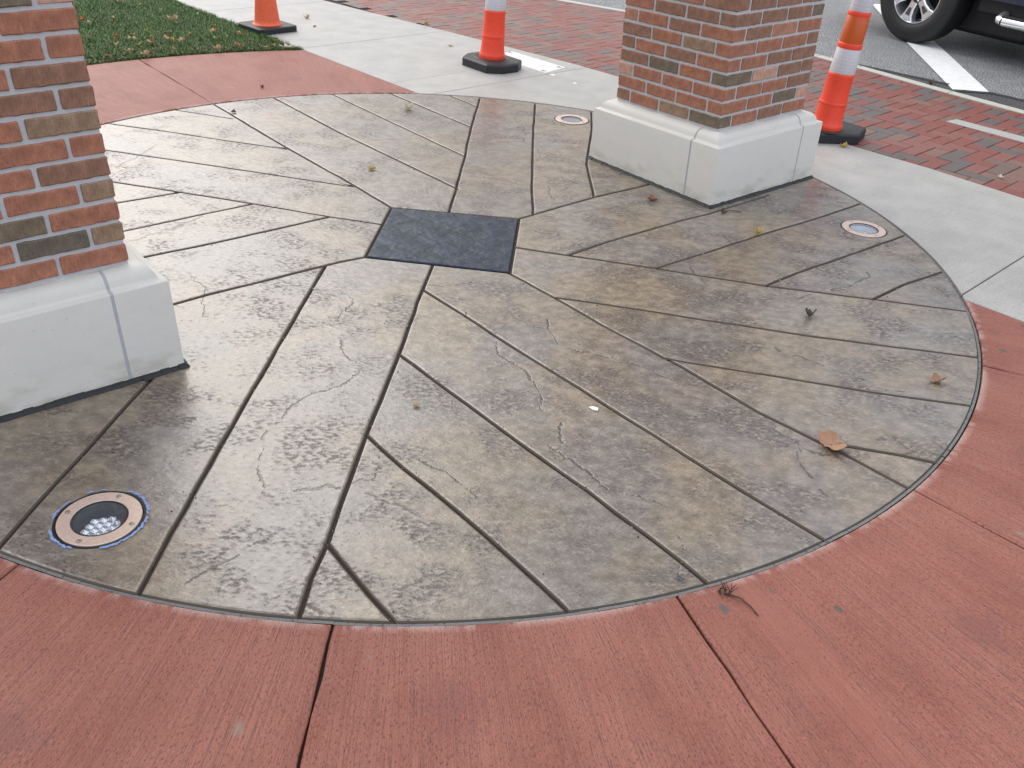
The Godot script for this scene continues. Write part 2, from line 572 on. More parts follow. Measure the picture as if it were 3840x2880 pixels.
func inset(p: PackedVector2Array, d: float) -> PackedVector2Array:
	# p runs with positive area; inside lies to the left of each edge (y down in plan, only the sign matters)
	var q := PackedVector2Array()
	var n := p.size()
	for i in n:
		var e0 := (p[i] - p[(i + n - 1) % n]).normalized()
		var e1 := (p[(i + 1) % n] - p[i]).normalized()
		var n0 := Vector2(-e0.y, e0.x)
		var n1 := Vector2(-e1.y, e1.x)
		var m := n0 + n1
		if m.length() < 0.2:
			m = n0
		m = m.normalized()
		var k := clampf(d / maxf(0.35, m.dot(n0)), 0.0, d * 2.2)
		q.append(p[i] + m * k)
	return q

# a paving slab: flat top, rounded shoulder, sides; holes are [centre, radius]
func slab(st: SurfaceTool, poly_in: PackedVector2Array, y: float, depth: float, bev: float, drop: float, mode: String, holes := [], under: SurfaceTool = null) -> void:
	var low := under if under else st
	var p := tidy(poly_in)
	if p.size() < 3 or absf(poly_area(p)) < 2e-5:
		return
	var c := Vector2.ZERO
	for v in p:
		c += v
	c /= p.size()
	var ac := atan2(c.x, c.y)
	var n := p.size()
	var t := inset(p, bev)
	var mid := inset(p, bev * 0.32)
	var grown: Array[PackedVector2Array] = Geometry2D.offset_polygon(p, -bev, Geometry2D.JOIN_MITER)
	for i in n:
		# the shoulder meets the flat top on the top's own outline
		var best := INF
		var want := t[i]
		for g in grown:
			for k in g.size():
				var w := Geometry2D.get_closest_point_to_segment(want, g[k], g[(k + 1) % g.size()])
				if w.distance_squared_to(want) < best:
					best = w.distance_squared_to(want)
					t[i] = w
		mid[i] = p[i].lerp(t[i], 0.32)
	var tops: Array[PackedVector2Array] = []
	tops.append_array(grown)
	if mode == "red":
		tops = []
		var a0 := INF
		var a1 := -INF
		for v in p:
			var a := wrapf(atan2(v.x, v.y) - ac, -PI, PI)
			a0 = minf(a0, a)
			a1 = maxf(a1, a)
		var steps := maxi(1, int(ceil((a1 - a0) / 0.07)))
		for i in steps:
			var b0 := ac + lerpf(a0 - 0.01, a1 + 0.01, float(i) / steps)
			var b1 := ac + lerpf(a0 - 0.01, a1 + 0.01, float(i + 1) / steps)
			var wedge := PackedVector2Array([Vector2(sin(b0), cos(b0)) * 1.0, Vector2(sin(b1), cos(b1)) * 1.0, Vector2(sin(b1), cos(b1)) * 9.0, Vector2(sin(b0), cos(b0)) * 9.0])
			for g in grown:
				tops.append_array(Geometry2D.intersect_polygons(g, wedge))
	for h in holes:
		var hc: Vector2 = h[0]
		var hr: float = h[1]
		var disc := PackedVector2Array()
		for i in 40:
			disc.append(hc + Vector2(cos(i * TAU / 40), sin(i * TAU / 40)) * hr)
		var next: Array[PackedVector2Array] = []
		for q in tops:
			for side in [-1, 1]:
				var half := PackedVector2Array([hc + Vector2(0, -9), hc + Vector2(9 * side, -9), hc + Vector2(9 * side, 9), hc + Vector2(0, 9)])
				for part in Geometry2D.intersect_polygons(q, half):
					for r in Geometry2D.clip_polygons(part, disc):
						next.append(r)
		tops = next
	for q in tops:
		var idx := Geometry2D.triangulate_polygon(q)
		for i in range(0, idx.size(), 3):
			var a := q[idx[i]]
			var b := q[idx[i + 1]]
			var d := q[idx[i + 2]]
			tri(st, Vector3(a.x, y, a.y), Vector3(b.x, y, b.y), Vector3(d.x, y, d.y), Vector3.UP, Vector3.UP, Vector3.UP, uv_of(a, mode, ac), uv_of(b, mode, ac), uv_of(d, mode, ac))
	for i in n:
		var j := (i + 1) % n
		var e := (p[j] - p[i]).normalized()
		var out := Vector3(e.y, 0, -e.x)
		var um := (out * 0.55 + Vector3.UP).normalized()
		var ul := (out * 1.7 + Vector3.UP).normalized()
		var ti := Vector3(t[i].x, y, t[i].y)
		var tj := Vector3(t[j].x, y, t[j].y)
		var mi := Vector3(mid[i].x, y - drop * 0.28, mid[i].y)
		var mj := Vector3(mid[j].x, y - drop * 0.28, mid[j].y)
		var li := Vector3(p[i].x, y - drop, p[i].y)
		var lj := Vector3(p[j].x, y - drop, p[j].y)
		var ui := uv_of(p[i], mode, ac)
		var uj := uv_of(p[j], mode, ac)
		quad4u(st, ti, tj, mj, mi, Vector3.UP, um, uv_of(t[i], mode, ac), uv_of(t[j], mode, ac), uj, ui)
		quad4u(low, mi, mj, lj, li, um, ul, ui, uj, uj, ui)
		quad(low, li, lj, lj - Vector3(0, depth, 0), li - Vector3(0, depth, 0), out, ui, uj, uj, ui)

func quad4u(st: SurfaceTool, a: Vector3, b: Vector3, c: Vector3, d: Vector3, nt: Vector3, nl: Vector3, ua: Vector2, ub: Vector2, uc: Vector2, ud: Vector2) -> void:
	tri(st, a, b, c, nt, nt, nl, ua, ub, uc)
	tri(st, a, c, d, nt, nl, nl, ua, uc, ud)

func sheet(poly: PackedVector2Array, y: float, mode := "") -> Mesh:
	var st := begin()
	var idx := Geometry2D.triangulate_polygon(poly)
	for i in range(0, idx.size(), 3):
		var a := poly[idx[i]]
		var b := poly[idx[i + 1]]
		var d := poly[idx[i + 2]]
		tri(st, Vector3(a.x, y, a.y), Vector3(b.x, y, b.y), Vector3(d.x, y, d.y), Vector3.UP, Vector3.UP, Vector3.UP, uv_of(a, mode, 0), uv_of(b, mode, 0), uv_of(d, mode, 0))
	return st.commit()

func disc_poly(c: Vector2, r: float, n := 160) -> PackedVector2Array:
	var q := PackedVector2Array()
	for i in n:
		q.append(c + Vector2(cos(i * TAU / n), sin(i * TAU / n)) * r)
	return q

# a band of width w along a line, with a hand-cut wobble
func band(line: PackedVector2Array, w: float, wob: float) -> PackedVector2Array:
	var pts := PackedVector2Array()
	for i in line.size() - 1:
		var steps := maxi(1, int(line[i].distance_to(line[i + 1]) / 0.09))
		for j in steps:
			pts.append(line[i].lerp(line[i + 1], float(j) / steps))
	pts.append(line[line.size() - 1])
	var left := PackedVector2Array()
	var right := PackedVector2Array()
	for i in pts.size():
		var d := (pts[mini(i + 1, pts.size() - 1)] - pts[maxi(i - 1, 0)]).normalized()
		var s := Vector2(-d.y, d.x)
		var m := pts[i] + s * (rng.randf() - 0.5) * wob
		left.append(m + s * (w * 0.5 + (rng.randf() - 0.5) * wob * 0.6))
		right.append(m - s * (w * 0.5 + (rng.randf() - 0.5) * wob * 0.6))
	right.reverse()
	left.append_array(right)
	return left

# profile of Vector2(radius, height) turned about y; corners sharper than 35 degrees stay hard
func lathe(profile: Array, seg := 40, axis_z := false) -> Mesh:
	var st := begin()
	var n := profile.size()
	var en: Array[Vector2] = []
	for i in n - 1:
		var d: Vector2 = (profile[i + 1] - profile[i]).normalized()
		en.append(Vector2(d.y, -d.x))
	for i in n - 1:
		var n0 := en[i]
		var n1 := en[i]
		if i > 0 and en[i - 1].dot(en[i]) > 0.8:
			n0 = (en[i - 1] + en[i]).normalized()
		if i < n - 2 and en[i + 1].dot(en[i]) > 0.8:
			n1 = (en[i + 1] + en[i]).normalized()
		for k in seg:
			var a := k * TAU / seg
			var b := (k + 1) * TAU / seg
			var P: Array[Vector3] = []
			var N: Array[Vector3] = []
			for q in [[profile[i], n0, a], [profile[i], n0, b], [profile[i + 1], n1, b], [profile[i + 1], n1, a]]:
				var v: Vector2 = q[0]
				var m: Vector2 = q[1]
				var g: float = q[2]
				if axis_z:
					P.append(Vector3(cos(g) * v.x, sin(g) * v.x, v.y))
					N.append(Vector3(cos(g) * m.x, sin(g) * m.x, m.y))
				else:
					P.append(Vector3(cos(g) * v.x, v.y, sin(g) * v.x))
					N.append(Vector3(cos(g) * m.x, m.y, sin(g) * m.x))
			quad4(st, P[0], P[1], P[2], P[3], N[0], N[1], N[2], N[3])
	return st.commit()

# upright prism of a plan polygon with a rounded upper edge
func block(poly: PackedVector2Array, y0: float, y1: float, bev: float, dome := 0.0) -> Mesh:
	var st := begin()
	slab(st, poly, y1, y1 - y0 - bev, bev, bev, "")
	if dome > 0.0:
		pass
	return st.commit()

func box(size: Vector3, at := Vector3.ZERO, r := 0.004) -> Mesh:
	var st := begin()
	add_box(st, size, at, r)
	return st.commit()

func add_box(st: SurfaceTool, size: Vector3, at := Vector3.ZERO, r := 0.004, basis := Basis.IDENTITY) -> void:
	var h := size * 0.5
	r = minf(r, minf(h.x, minf(h.y, h.z)) * 0.9)
	for ax in 3:
		for s in [-1.0, 1.0]:
			var u := (ax + 1) % 3
			var v := (ax + 2) % 3
			var cu := [-h[u], -h[u] + r, h[u] - r, h[u]]
			var cv := [-h[v], -h[v] + r, h[v] - r, h[v]]
			for i in 3:
				for j in 3:
					var P: Array[Vector3] = []
					var N: Array[Vector3] = []
					for q in [[i, j], [i + 1, j], [i + 1, j + 1], [i, j + 1]]:
						var p := Vector3.ZERO
						p[ax] = h[ax] * s
						p[u] = cu[q[0]]
						p[v] = cv[q[1]]
						var c := p.clamp(-h + Vector3(r, r, r), h - Vector3(r, r, r))
						var nn := (p - c).normalized()
						P.append(at + basis * (c + nn * r))
						N.append(basis * nn)
					quad4(st, P[0], P[1], P[2], P[3], N[0], N[1], N[2], N[3])

func add_tube(st: SurfaceTool, pts: Array, r0: float, r1: float, seg := 6) -> void:
	for i in pts.size() - 1:
		var a: Vector3 = pts[i]
		var b: Vector3 = pts[i + 1]
		var d := (b - a).normalized()
		var u := d.cross(Vector3(0.31, 0.9, 0.2)).normalized()
		var v := d.cross(u)
		var ra := lerpf(r0, r1, float(i) / (pts.size() - 1))
		var rb := lerpf(r0, r1, float(i + 1) / (pts.size() - 1))
		for k in seg:
			var n0 := u * cos(k * TAU / seg) + v * sin(k * TAU / seg)
			var n1 := u * cos((k + 1) * TAU / seg) + v * sin((k + 1) * TAU / seg)
			quad4(st, a + n0 * ra, a + n1 * ra, b + n1 * rb, b + n0 * rb, n0, n1, n1, n0)

func v2a(a: Array) -> PackedVector2Array:
	return PackedVector2Array(a)

# ---------------------------------------------------------------- builders

func brick_mesh(len_: float, height: float, depth: float, variant: int) -> Mesh:
	var st := begin()
	add_brick(st, len_, height, depth, variant, Transform3D.IDENTITY)
	return st.commit()

func add_brick(st: SurfaceTool, len_: float, height: float, depth: float, variant: int, xf: Transform3D) -> void:
	var h := Vector3(len_, height, depth) * 0.5
	var r := 0.0045
	var off := Vector2(fmod(variant * 0.37, 1.0), fmod(variant * 0.61, 1.0))
	var segs := [9, 3, 2]
	var bump := FastNoiseLite.new()
	bump.seed = 900 + variant
	bump.frequency = 42.0
	for ax in 3:
		for s in [-1.0, 1.0]:
			var u := (ax + 1) % 3
			var v := (ax + 2) % 3
			var cu := [-h[u], -h[u] + r]
			for i in range(1, segs[u]):
				cu.append(lerpf(-h[u] + r, h[u] - r, float(i) / segs[u]))
			cu.append_array([h[u] - r, h[u]])
			var cv := [-h[v], -h[v] + r]
			for i in range(1, segs[v]):
				cv.append(lerpf(-h[v] + r, h[v] - r, float(i) / segs[v]))
			cv.append_array([h[v] - r, h[v]])
			for i in cu.size() - 1:
				for j in cv.size() - 1:
					var P: Array[Vector3] = []
					var N: Array[Vector3] = []
					var U: Array[Vector2] = []
					for q in [[i, j], [i + 1, j], [i + 1, j + 1], [i, j + 1]]:
						var p := Vector3.ZERO
						p[ax] = h[ax] * s
						p[u] = cu[q[0]]
						p[v] = cv[q[1]]
						var c := p.clamp(-h + Vector3(r, r, r), h - Vector3(r, r, r))
						var nn := (p - c).normalized()
						var w := c + nn * r
						w += Vector3(bump.get_noise_3d(w.x, w.y, w.z), bump.get_noise_3d(w.x + 5.0, w.y, w.z), bump.get_noise_3d(w.x, w.y + 5.0, w.z)) * Vector3(0.0030, 0.0036, 0.0018)
						P.append(xf * w)
						N.append((xf.basis * nn).normalized())
						var uu := p.x if ax != 0 else p.z
						var vv := p.y if ax != 1 else p.z
						U.append(Vector2(uu, -vv) / 0.32 + off)
					tri(st, P[0], P[1], P[2], N[0], N[1], N[2], U[0], U[1], U[2])
					tri(st, P[0], P[2], P[3], N[0], N[2], N[3], U[0], U[2], U[3])

# one cast stone of the plinth: from 0.17 m before the corner, round it, to 0.17 m before the next corner
func plinth_profile() -> Array:
	return [Vector2(0, -0.09), Vector2(0, 0.295), Vector2(0.0015, 0.2985), Vector2(0.004, 0.300), Vector2(0.020, 0.3025), Vector2(0.0235, 0.305), Vector2(0.0255, 0.311), Vector2(0.0285, 0.3205), Vector2(0.035, 0.3315), Vector2(0.044, 0.3405), Vector2(0.055, 0.3455), Vector2(0.068, 0.3475), Vector2(0.125, 0.3480)]

func sweep_corner(st: SurfaceTool, prof: Array, path: Callable, caps: bool) -> void:
	var n := prof.size()
	var en: Array[Vector2] = []
	for i in n - 1:
		var d: Vector2 = (prof[i + 1] - prof[i]).normalized()
		en.append(Vector2(-d.y, d.x))  # (inward share, up share)
	var run := [0.0, 0.17, 0.87]
	for i in n - 1:
		var n0 := en[i]
		var n1 := en[i]
		if i > 0 and en[i - 1].dot(en[i]) > 0.75:
			n0 = (en[i - 1] + en[i]).normalized()
		if i < n - 2 and en[i + 1].dot(en[i]) > 0.75:
			n1 = (en[i + 1] + en[i]).normalized()
		var a: Array = path.call(prof[i].x)
		var b: Array = path.call(prof[i + 1].x)
		for k in a.size() - 1:
			var dir: Vector3 = (a[k + 1] - a[k]).normalized()
			var inw := Vector3(dir.z, 0, -dir.x)
			var na := (inw * n0.x + Vector3.UP * n0.y).normalized()
			var nb := (inw * n1.x + Vector3.UP * n1.y).normalized()
			var y0 := Vector3(0, prof[i].y, 0)
			var y1 := Vector3(0, prof[i + 1].y, 0)
			var va: float = 1.0 - (prof[i].y + prof[i].x) / 0.42 
			var vb: float = 1.0 - (prof[i + 1].y + prof[i + 1].x) / 0.42
			var u0: float = run[mini(k, 2)] / 0.9
			var u1: float = run[mini(k + 1, 2)] / 0.9
			tri(st, a[k] + y0, a[k + 1] + y0, b[k + 1] + y1, na, na, nb, Vector2(u0, va), Vector2(u1, va), Vector2(u1, vb))
			tri(st, a[k] + y0, b[k + 1] + y1, b[k] + y1, na, nb, nb, Vector2(u0, va), Vector2(u1, vb), Vector2(u0, vb))
	if caps:
		for endk in [0, 1]:
			var ring: Array[Vector3] = []
			var flat := PackedVector2Array()
			for q in prof:
				var a: Array = path.call(q.x)
				ring.append((a[0] if endk == 0 else a[a.size() - 1]) + Vector3(0, q.y, 0))
				flat.append(q)
			var a2: Array = path.call(0.125)
			ring.append((a2[0] if endk == 0 else a2[a2.size() - 1]) + Vector3(0, -0.09, 0))
			flat.append(Vector2(0.125, -0.09))
			var a3: Array = path.call(0.0)
			var nn: Vector3 = (a3[0] - a3[1]).normalized() if endk == 0 else (a3[a3.size() - 1] - a3[a3.size() - 2]).normalized()
			var idx := Geometry2D.triangulate_polygon(flat)
			for i in range(0, idx.size(), 3):
				tri(st, ring[idx[i]], ring[idx[i + 1]], ring[idx[i + 2]], nn, nn, nn)

func pillar(label: String, centre: Vector2, yaw: float, shown: int, tone_rows: Dictionary, s0: int) -> void:
	var o := thing("brick_pillar", label, "pillar", Vector3(centre.x, 0, centre.y), 0)
	var up := PILLAR_UP.normalized()
	var a := Vector3(cos(yaw), 0, -sin(yaw))
	a = (a - up * a.dot(up)).normalized()
	o.basis = Basis(a, up, a.cross(up))
	var h := WB * 0.5
	# plinth stones and the mortar between them
	var st := begin()
	sweep_corner(st, plinth_profile(), func(d): return [Vector3(-h + d, 0, h - 0.17), Vector3(-h + d, 0, h - d), Vector3(h - 0.180, 0, h - d)], true)
	var stone := st.commit()
	for k in 4:
		var b := obj("base_stone", stone, M.stone, o)
		b.rotation.y = k * PI / 2
	st = begin()
	var prof := []
	for q in plinth_profile():
		prof.append(Vector2(q.x + 0.0015, q.y - 0.0012))
	for k in 4:
		var turn := Basis(Vector3.UP, k * PI / 2)
		sweep_corner(st, prof, func(d): return [turn * Vector3(-h + d, 0, h - d), turn * Vector3(h - d, 0, h - d)], false)
	obj("stone_joint", st.commit(), M.stone_mortar, o)
	# black sealant bead round the foot, lying on the paving
	st = begin()
	for k in 4:
		var turn := Basis(Vector3.UP, k * PI / 2)
		for i in 30:
			var x0 := lerpf(-h - 0.008, h + 0.008, i / 30.0)
			var x1 := lerpf(-h - 0.008, h + 0.008, (i + 1) / 30.0)
			var w := 0.013 + 0.005 * rng.randf()
			var lift := 0.008 + 0.004 * rng.randf()
			var P := []
			for q in [[x0, h - 0.001, lift + 0.004], [x1, h - 0.001, lift + 0.004], [x1, h + w * 0.6, lift], [x0, h + w * 0.6, lift], [x1, h + w, 0.0], [x0, h + w, 0.0]]:
				var g: Vector3 = o.basis * (turn * Vector3(q[0], 0, q[1]))
				P.append(o.basis.inverse() * Vector3(g.x, q[2] - 0.001, g.z))
			var out := turn * Vector3(0, 0, 1)
			quad(st, P[0], P[1], P[2], P[3], (Vector3.UP * 2 + out).normalized())
			quad(st, P[3], P[2], P[4], P[5], (Vector3.UP + out).normalized())
	obj("sealant_bead", st.commit(), M.sealant, o)
	# mortar core
	var top := HS + 0.0677 * 38 
	var core := box(Vector3(WS - 0.0105, top - HS + 0.02, WS - 0.0105), Vector3(0, (top + HS) * 0.5 - 0.01, 0), 0.003)
	obj("mortar", core, M.mortar, o)
	# bricks, pinwheel courses
	var sl := (WS - 0.092 - 0.030) / 3.0
	var variants: Array[Mesh] = []
	for i in 6:
		variants.append(brick_mesh(sl - 0.0025, 0.0550, 0.092, i))
	var r := RandomNumberGenerator.new()
	r.seed = s0
	var upper := {}
	var pick := "rrrrrrbbboomdks"
	for c in 38:
		var y := HS + 0.0095 + 0.0677 * c + 0.02875
		for f in 4:
			var turn := Basis(Vector3.UP, (f - 1) * PI / 2)
			for i in 3:
				# even courses end at the right corner of the face, odd ones start at the left
				var x := -WS * 0.5 + sl * 0.5 + (sl + 0.010) * i + (0.102 if c % 2 == 0 else 0.0)
				var tone := pick[r.randi() % pick.length()]
				if tone == "d" or tone == "k" or tone == "s":
					if r.randf() < 0.35:
						tone = "b"
				var key := "%d%d" % [f, c]
				if tone_rows.has(key):
					tone = tone_rows[key][i]
				var wig := Vector3((r.randf() - 0.5) * 0.0025, (r.randf() - 0.5) * 0.002, (r.randf() - 0.5) * 0.002)
				var xf := Transform3D(turn * Basis(Vector3(0, 0, 1), (r.randf() - 0.5) * 0.010), turn * (Vector3(x, y, WS * 0.5 - 0.046) + wig))
				var vi := r.randi() % 6
				if c < shown:
					var b := obj("brick", variants[vi], M["brick_" + tone], o)
					b.transform = xf
				else:
					if not upper.has(tone):
						upper[tone] = begin()
					add_brick(upper[tone], sl - 0.0025, 0.0550, 0.092, vi, xf)
	var mesh: ArrayMesh = null
	var mats := []
	for t in upper:
		mesh = upper[t].commit(mesh)
		mats.append(M["brick_" + t])
	for i in mats.size():
		mesh.surface_set_material(i, mats[i])
	var ub := obj("upper_brickwork", mesh, null, o)
	ub.set_meta("kind", "stuff")

func ground_light(label: String, c: Vector2, turn: float, blue: bool) -> void:
	var o := thing("ground_light", label, "light", Vector3(c.x, 0, c.y), turn, "uplights set into the paving round the pillars")
	var y := 0.0025
	obj("sleeve", lathe([Vector2(0.1135, -0.07), Vector2(0.1135, -0.001), Vector2(0.1070, -0.001), Vector2(0.1070, -0.02)], 56), M.black_metal, o)
	obj("trim_ring", lathe([Vector2(0.1045, -0.02), Vector2(0.1045, y - 0.0015), Vector2(0.1032, y), Vector2(0.0715, y), Vector2(0.0702, y - 0.0015), Vector2(0.0702, -0.012)], 56), M.bronze, o)
	for k in 4:
		var a := k * PI / 2 + 0.5
		var p := Vector3(cos(a) * 0.0905, y, sin(a) * 0.0905)
		var s := obj("screw", lathe([Vector2(0.0052, -0.001), Vector2(0.0052, 0.0006), Vector2(0.0042, 0.0013), Vector2(0.0022, 0.0013), Vector2(0.0020, 0.0002), Vector2(0.0, 0.0002)], 14), M.steel, o)
		s.position = p
		var w := obj("countersink", lathe([Vector2(0.0066, 0.0002), Vector2(0.0050, 0.0004)], 14), M.black_metal, o)
		w.position = p
	obj("bezel", lathe([Vector2(0.0702, -0.012), Vector2(0.0702, y - 0.001), Vector2(0.0685, y), Vector2(0.0655, y - 0.001), Vector2(0.0640, -0.010)], 48), M.black_metal, o)
	obj("cup", lathe([Vector2(0.0, -0.062), Vector2(0.055, -0.062), Vector2(0.064, -0.055), Vector2(0.0665, -0.006)], 48), M.black_metal if blue else M.silver, o)
	# cluster of clear optics at the bottom of the cup
	var st := begin()
	for gx in range(-3, 4):
		for gz in range(-3, 4):
			var p := Vector3((gx + 0.5 * (gz & 1)) * 0.0215, -0.058, gz * 0.0186)
			if Vector2(p.x, p.z).length() > 0.050:
				continue
			for k in 6:
				var a0 := k * TAU / 6 + 0.3
				var a1 := (k + 1) * TAU / 6 + 0.3
				var e0 := p + Vector3(cos(a0), 0, sin(a0)) * 0.0040
				var e1 := p + Vector3(cos(a1), 0, sin(a1)) * 0.0040
				var t0 := p + Vector3(cos(a0), 0, sin(a0)) * 0.0118 + Vector3(0, 0.020, 0)
				var t1 := p + Vector3(cos(a1), 0, sin(a1)) * 0.0118 + Vector3(0, 0.020, 0)
				var nn := (t0 + t1 - e0 - e1).cross(t1 - t0).normalized()
				if nn.y > 0:
					nn = -nn
				quad(st, e0, e1, t1, t0, nn)
				var top := p + Vector3(0, 0.010 if k % 2 else 0.028, 0)
				var n2 := (t1 - top).cross(t0 - top).normalized()
				quad(st, top, t0, t1, top, n2 if n2.y > 0 else -n2)
	obj("lens_cluster", st.commit(), M.lens, o)
	var gl := PackedVector2Array(disc_poly(Vector2.ZERO, 0.0655, 40))
	obj("glass", sheet(gl, y - 0.0022), M.glass, o)
	if blue:
		for seg in [[0.2, 1.5], [2.1, 3.0], [3.35, 4.0], [5.3, 6.35], [4.4, 4.8]]:
			st = begin()
			var a: float = seg[0]
			while a < seg[1]:
				var w0 := 0.1135 + 0.003 * rng.randf()
				var w1 := w0 + 0.003 + 0.005 * rng.randf()
				var b := a + 0.06
				quad(st, Vector3(cos(a) * w0, 0.002, sin(a) * w0), Vector3(cos(b) * w0, 0.0022, sin(b) * w0), Vector3(cos(b) * w1, 0.0012, sin(b) * w1), Vector3(cos(a) * w1, 0.0012, sin(a) * w1), Vector3.UP)
				a = b
			obj("tape_remnant", st.commit(), M.blue_tape, o)

func tube_post(label: String, at: Vector3, lean: float, base_yaw: float, size: Vector2, cham: Vector2, base_at: Vector2) -> void:
	var o := thing("delineator_post", label, "delineator", at, 0, "orange tube delineators on black rubber bases")
	var sx := size.x * 0.5
	var sz := size.y * 0.5
	var oct := PackedVector2Array([Vector2(-sx + cham.x, -sz), Vector2(sx - cham.x, -sz), Vector2(sx, -sz + cham.y), Vector2(sx, sz - cham.y), Vector2(sx - cham.x, sz), Vector2(-sx + cham.x, sz), Vector2(-sx, sz - cham.y), Vector2(-sx, -sz + cham.y)])
	var soft := PackedVector2Array()
	for i in 8:
		var p := oct[i]
		soft.append(p.lerp(oct[(i + 7) % 8], 0.09))
		soft.append(p.lerp((oct[(i + 7) % 8] + oct[(i + 1) % 8]) * 0.5, 0.012))
		soft.append(p.lerp(oct[(i + 1) % 8], 0.09))
	var st := begin()
	slab(st, soft, 0.064, 0.050, 0.016, 0.014, "")
	var b := obj("base", st.commit(), M.rubber, o)
	b.position = Vector3(base_at.x - at.x, 0.001, base_at.y - at.z)
	b.rotation.y = base_yaw
	var col := obj("collar", lathe([Vector2(0.140, 0.063), Vector2(0.134, 0.069), Vector2(0.118, 0.070), Vector2(0.110, 0.066), Vector2(0.10, 0.066)], 48), M.rubber, o)
	var up := Vector3(lean, 1, 0).normalized()
	var ax := Vector3(up.y, -up.x, 0)
	var tilt := Transform3D(Basis(ax, up, ax.cross(up)), Vector3.ZERO)
	col.transform = tilt
	var shaft := [Vector2(0.0985, 0.055), Vector2(0.0985, 0.080), Vector2(0.0990, 0.088), Vector2(0.0962, 0.096), Vector2(0.0905, 0.108), Vector2(0.0870, 0.150), Vector2(0.0838, 0.208), Vector2(0.0842, 0.214), Vector2(0.0862, 0.217), Vector2(0.0862, 0.228), Vector2(0.0842, 0.232), Vector2(0.0832, 0.236), Vector2(0.0768, 0.378), Vector2(0.0790, 0.384), Vector2(0.0792, 0.397), Vector2(0.0770, 0.403), Vector2(0.0745, 0.405), Vector2(0.0700, 0.548), Vector2(0.0728, 0.554), Vector2(0.0728, 0.574), Vector2(0.0705, 0.579), Vector2(0.0682, 0.581), Vector2(0.0640, 0.730), Vector2(0.0664, 0.736), Vector2(0.0664, 0.752), Vector2(0.0645, 0.757), Vector2(0.0625, 0.759), Vector2(0.0575, 0.905), Vector2(0.0598, 0.911), Vector2(0.0598, 0.926), Vector2(0.0570, 0.932), Vector2(0.0545, 0.985), Vector2(0.045, 1.015), Vector2(0.028, 1.03), Vector2(0.0, 1.034)]
	obj("tube", lathe(shaft, 48), M.orange, o).transform = tilt
	obj("reflective_band", lathe([Vector2(0.0757, 0.4052), Vector2(0.0762, 0.408), Vector2(0.0715, 0.546), Vector2(0.0705, 0.5475)], 48), M.refl_white, o).transform = tilt
	obj("reflective_band", lathe([Vector2(0.0694, 0.5812), Vector2(0.0698, 0.584), Vector2(0.0655, 0.728), Vector2(0.0645, 0.7295)], 48), M.refl_orange, o).transform = tilt
	obj("reflective_band", lathe([Vector2(0.0637, 0.7592), Vector2(0.0640, 0.762), Vector2(0.0590, 0.903), Vector2(0.0580, 0.9045)], 48), M.refl_white, o).transform = tilt
	st = begin()
	var loop := []
	for i in 13:
		var a := PI * i / 12.0
		loop.append(Vector3(cos(a) * 0.030, 1.025 + sin(a) * 0.055, 0))
	add_tube(st, loop, 0.009, 0.009, 8)
	obj("loop_handle", st.commit(), M.orange, o).transform = tilt
	# rows of small dimples pressed into the white bands
	st = begin()
	for band_ in [[0.43, 0.53, 0.0757, 0.0708], [0.78, 0.89, 0.0640, 0.0590]]:
		for k in 28:
			var g := k * TAU / 28
			for j in 6:
				var t := j / 5.0
				var rr := lerpf(band_[2], band_[3], t) + 0.0004
				var hh := lerpf(band_[0], band_[1], t)
				var c := Vector3(cos(g) * rr, hh, sin(g) * rr)
				var side := Vector3(-sin(g), 0, cos(g))
				var out := Vector3(cos(g), 0, sin(g))
				var tip := c + out * 0.0012
				for q in 4:
					var d0 := side * cos(q * PI / 2) + Vector3.UP * sin(q * PI / 2)
					var d1 := side * cos((q + 1) * PI / 2) + Vector3.UP * sin((q + 1) * PI / 2)
					tri(st, tip, c + d0 * 0.003, c + d1 * 0.003, out, (out + d0).normalized(), (out + d1).normalized())
	obj("band_dimples", st.commit(), M.dimple, o).transform = tilt
	o.get_child(o.get_child_count() - 1).set_meta("kind", "stuff")

func cone(at: Vector3) -> void:
	var o := thing("traffic_cone", "faded orange traffic cone on a black square base beside the lawn corner", "traffic cone", at, 0)
	var s := 0.178
	var sq := PackedVector2Array()
	for k in 4:
		for i in 7:
			var a := k * PI / 2 + i * PI / 12
			var c := Vector2([1, -1, -1, 1][k], [1, 1, -1, -1][k]) * (s - 0.035)
			sq.append(c + Vector2(cos(a), sin(a)) * 0.035)
	var st := begin()
	slab(st, sq, 0.046, 0.034, 0.011, 0.010, "")
	var b := obj("base", st.commit(), M.rubber, o)
	b.rotation.y = -0.72 
	b.position.y = 0.002
	obj("body", lathe([Vector2(0.122, 0.045), Vector2(0.121, 0.050), Vector2(0.112, 0.056), Vector2(0.104, 0.066), Vector2(0.100, 0.085), Vector2(0.0935, 0.145), Vector2(0.0800, 0.27), Vector2(0.052, 0.52), Vector2(0.031, 0.69), Vector2(0.030, 0.705), Vector2(0.024, 0.712), Vector2(0.022, 0.70)], 48), M.orange_old, o)

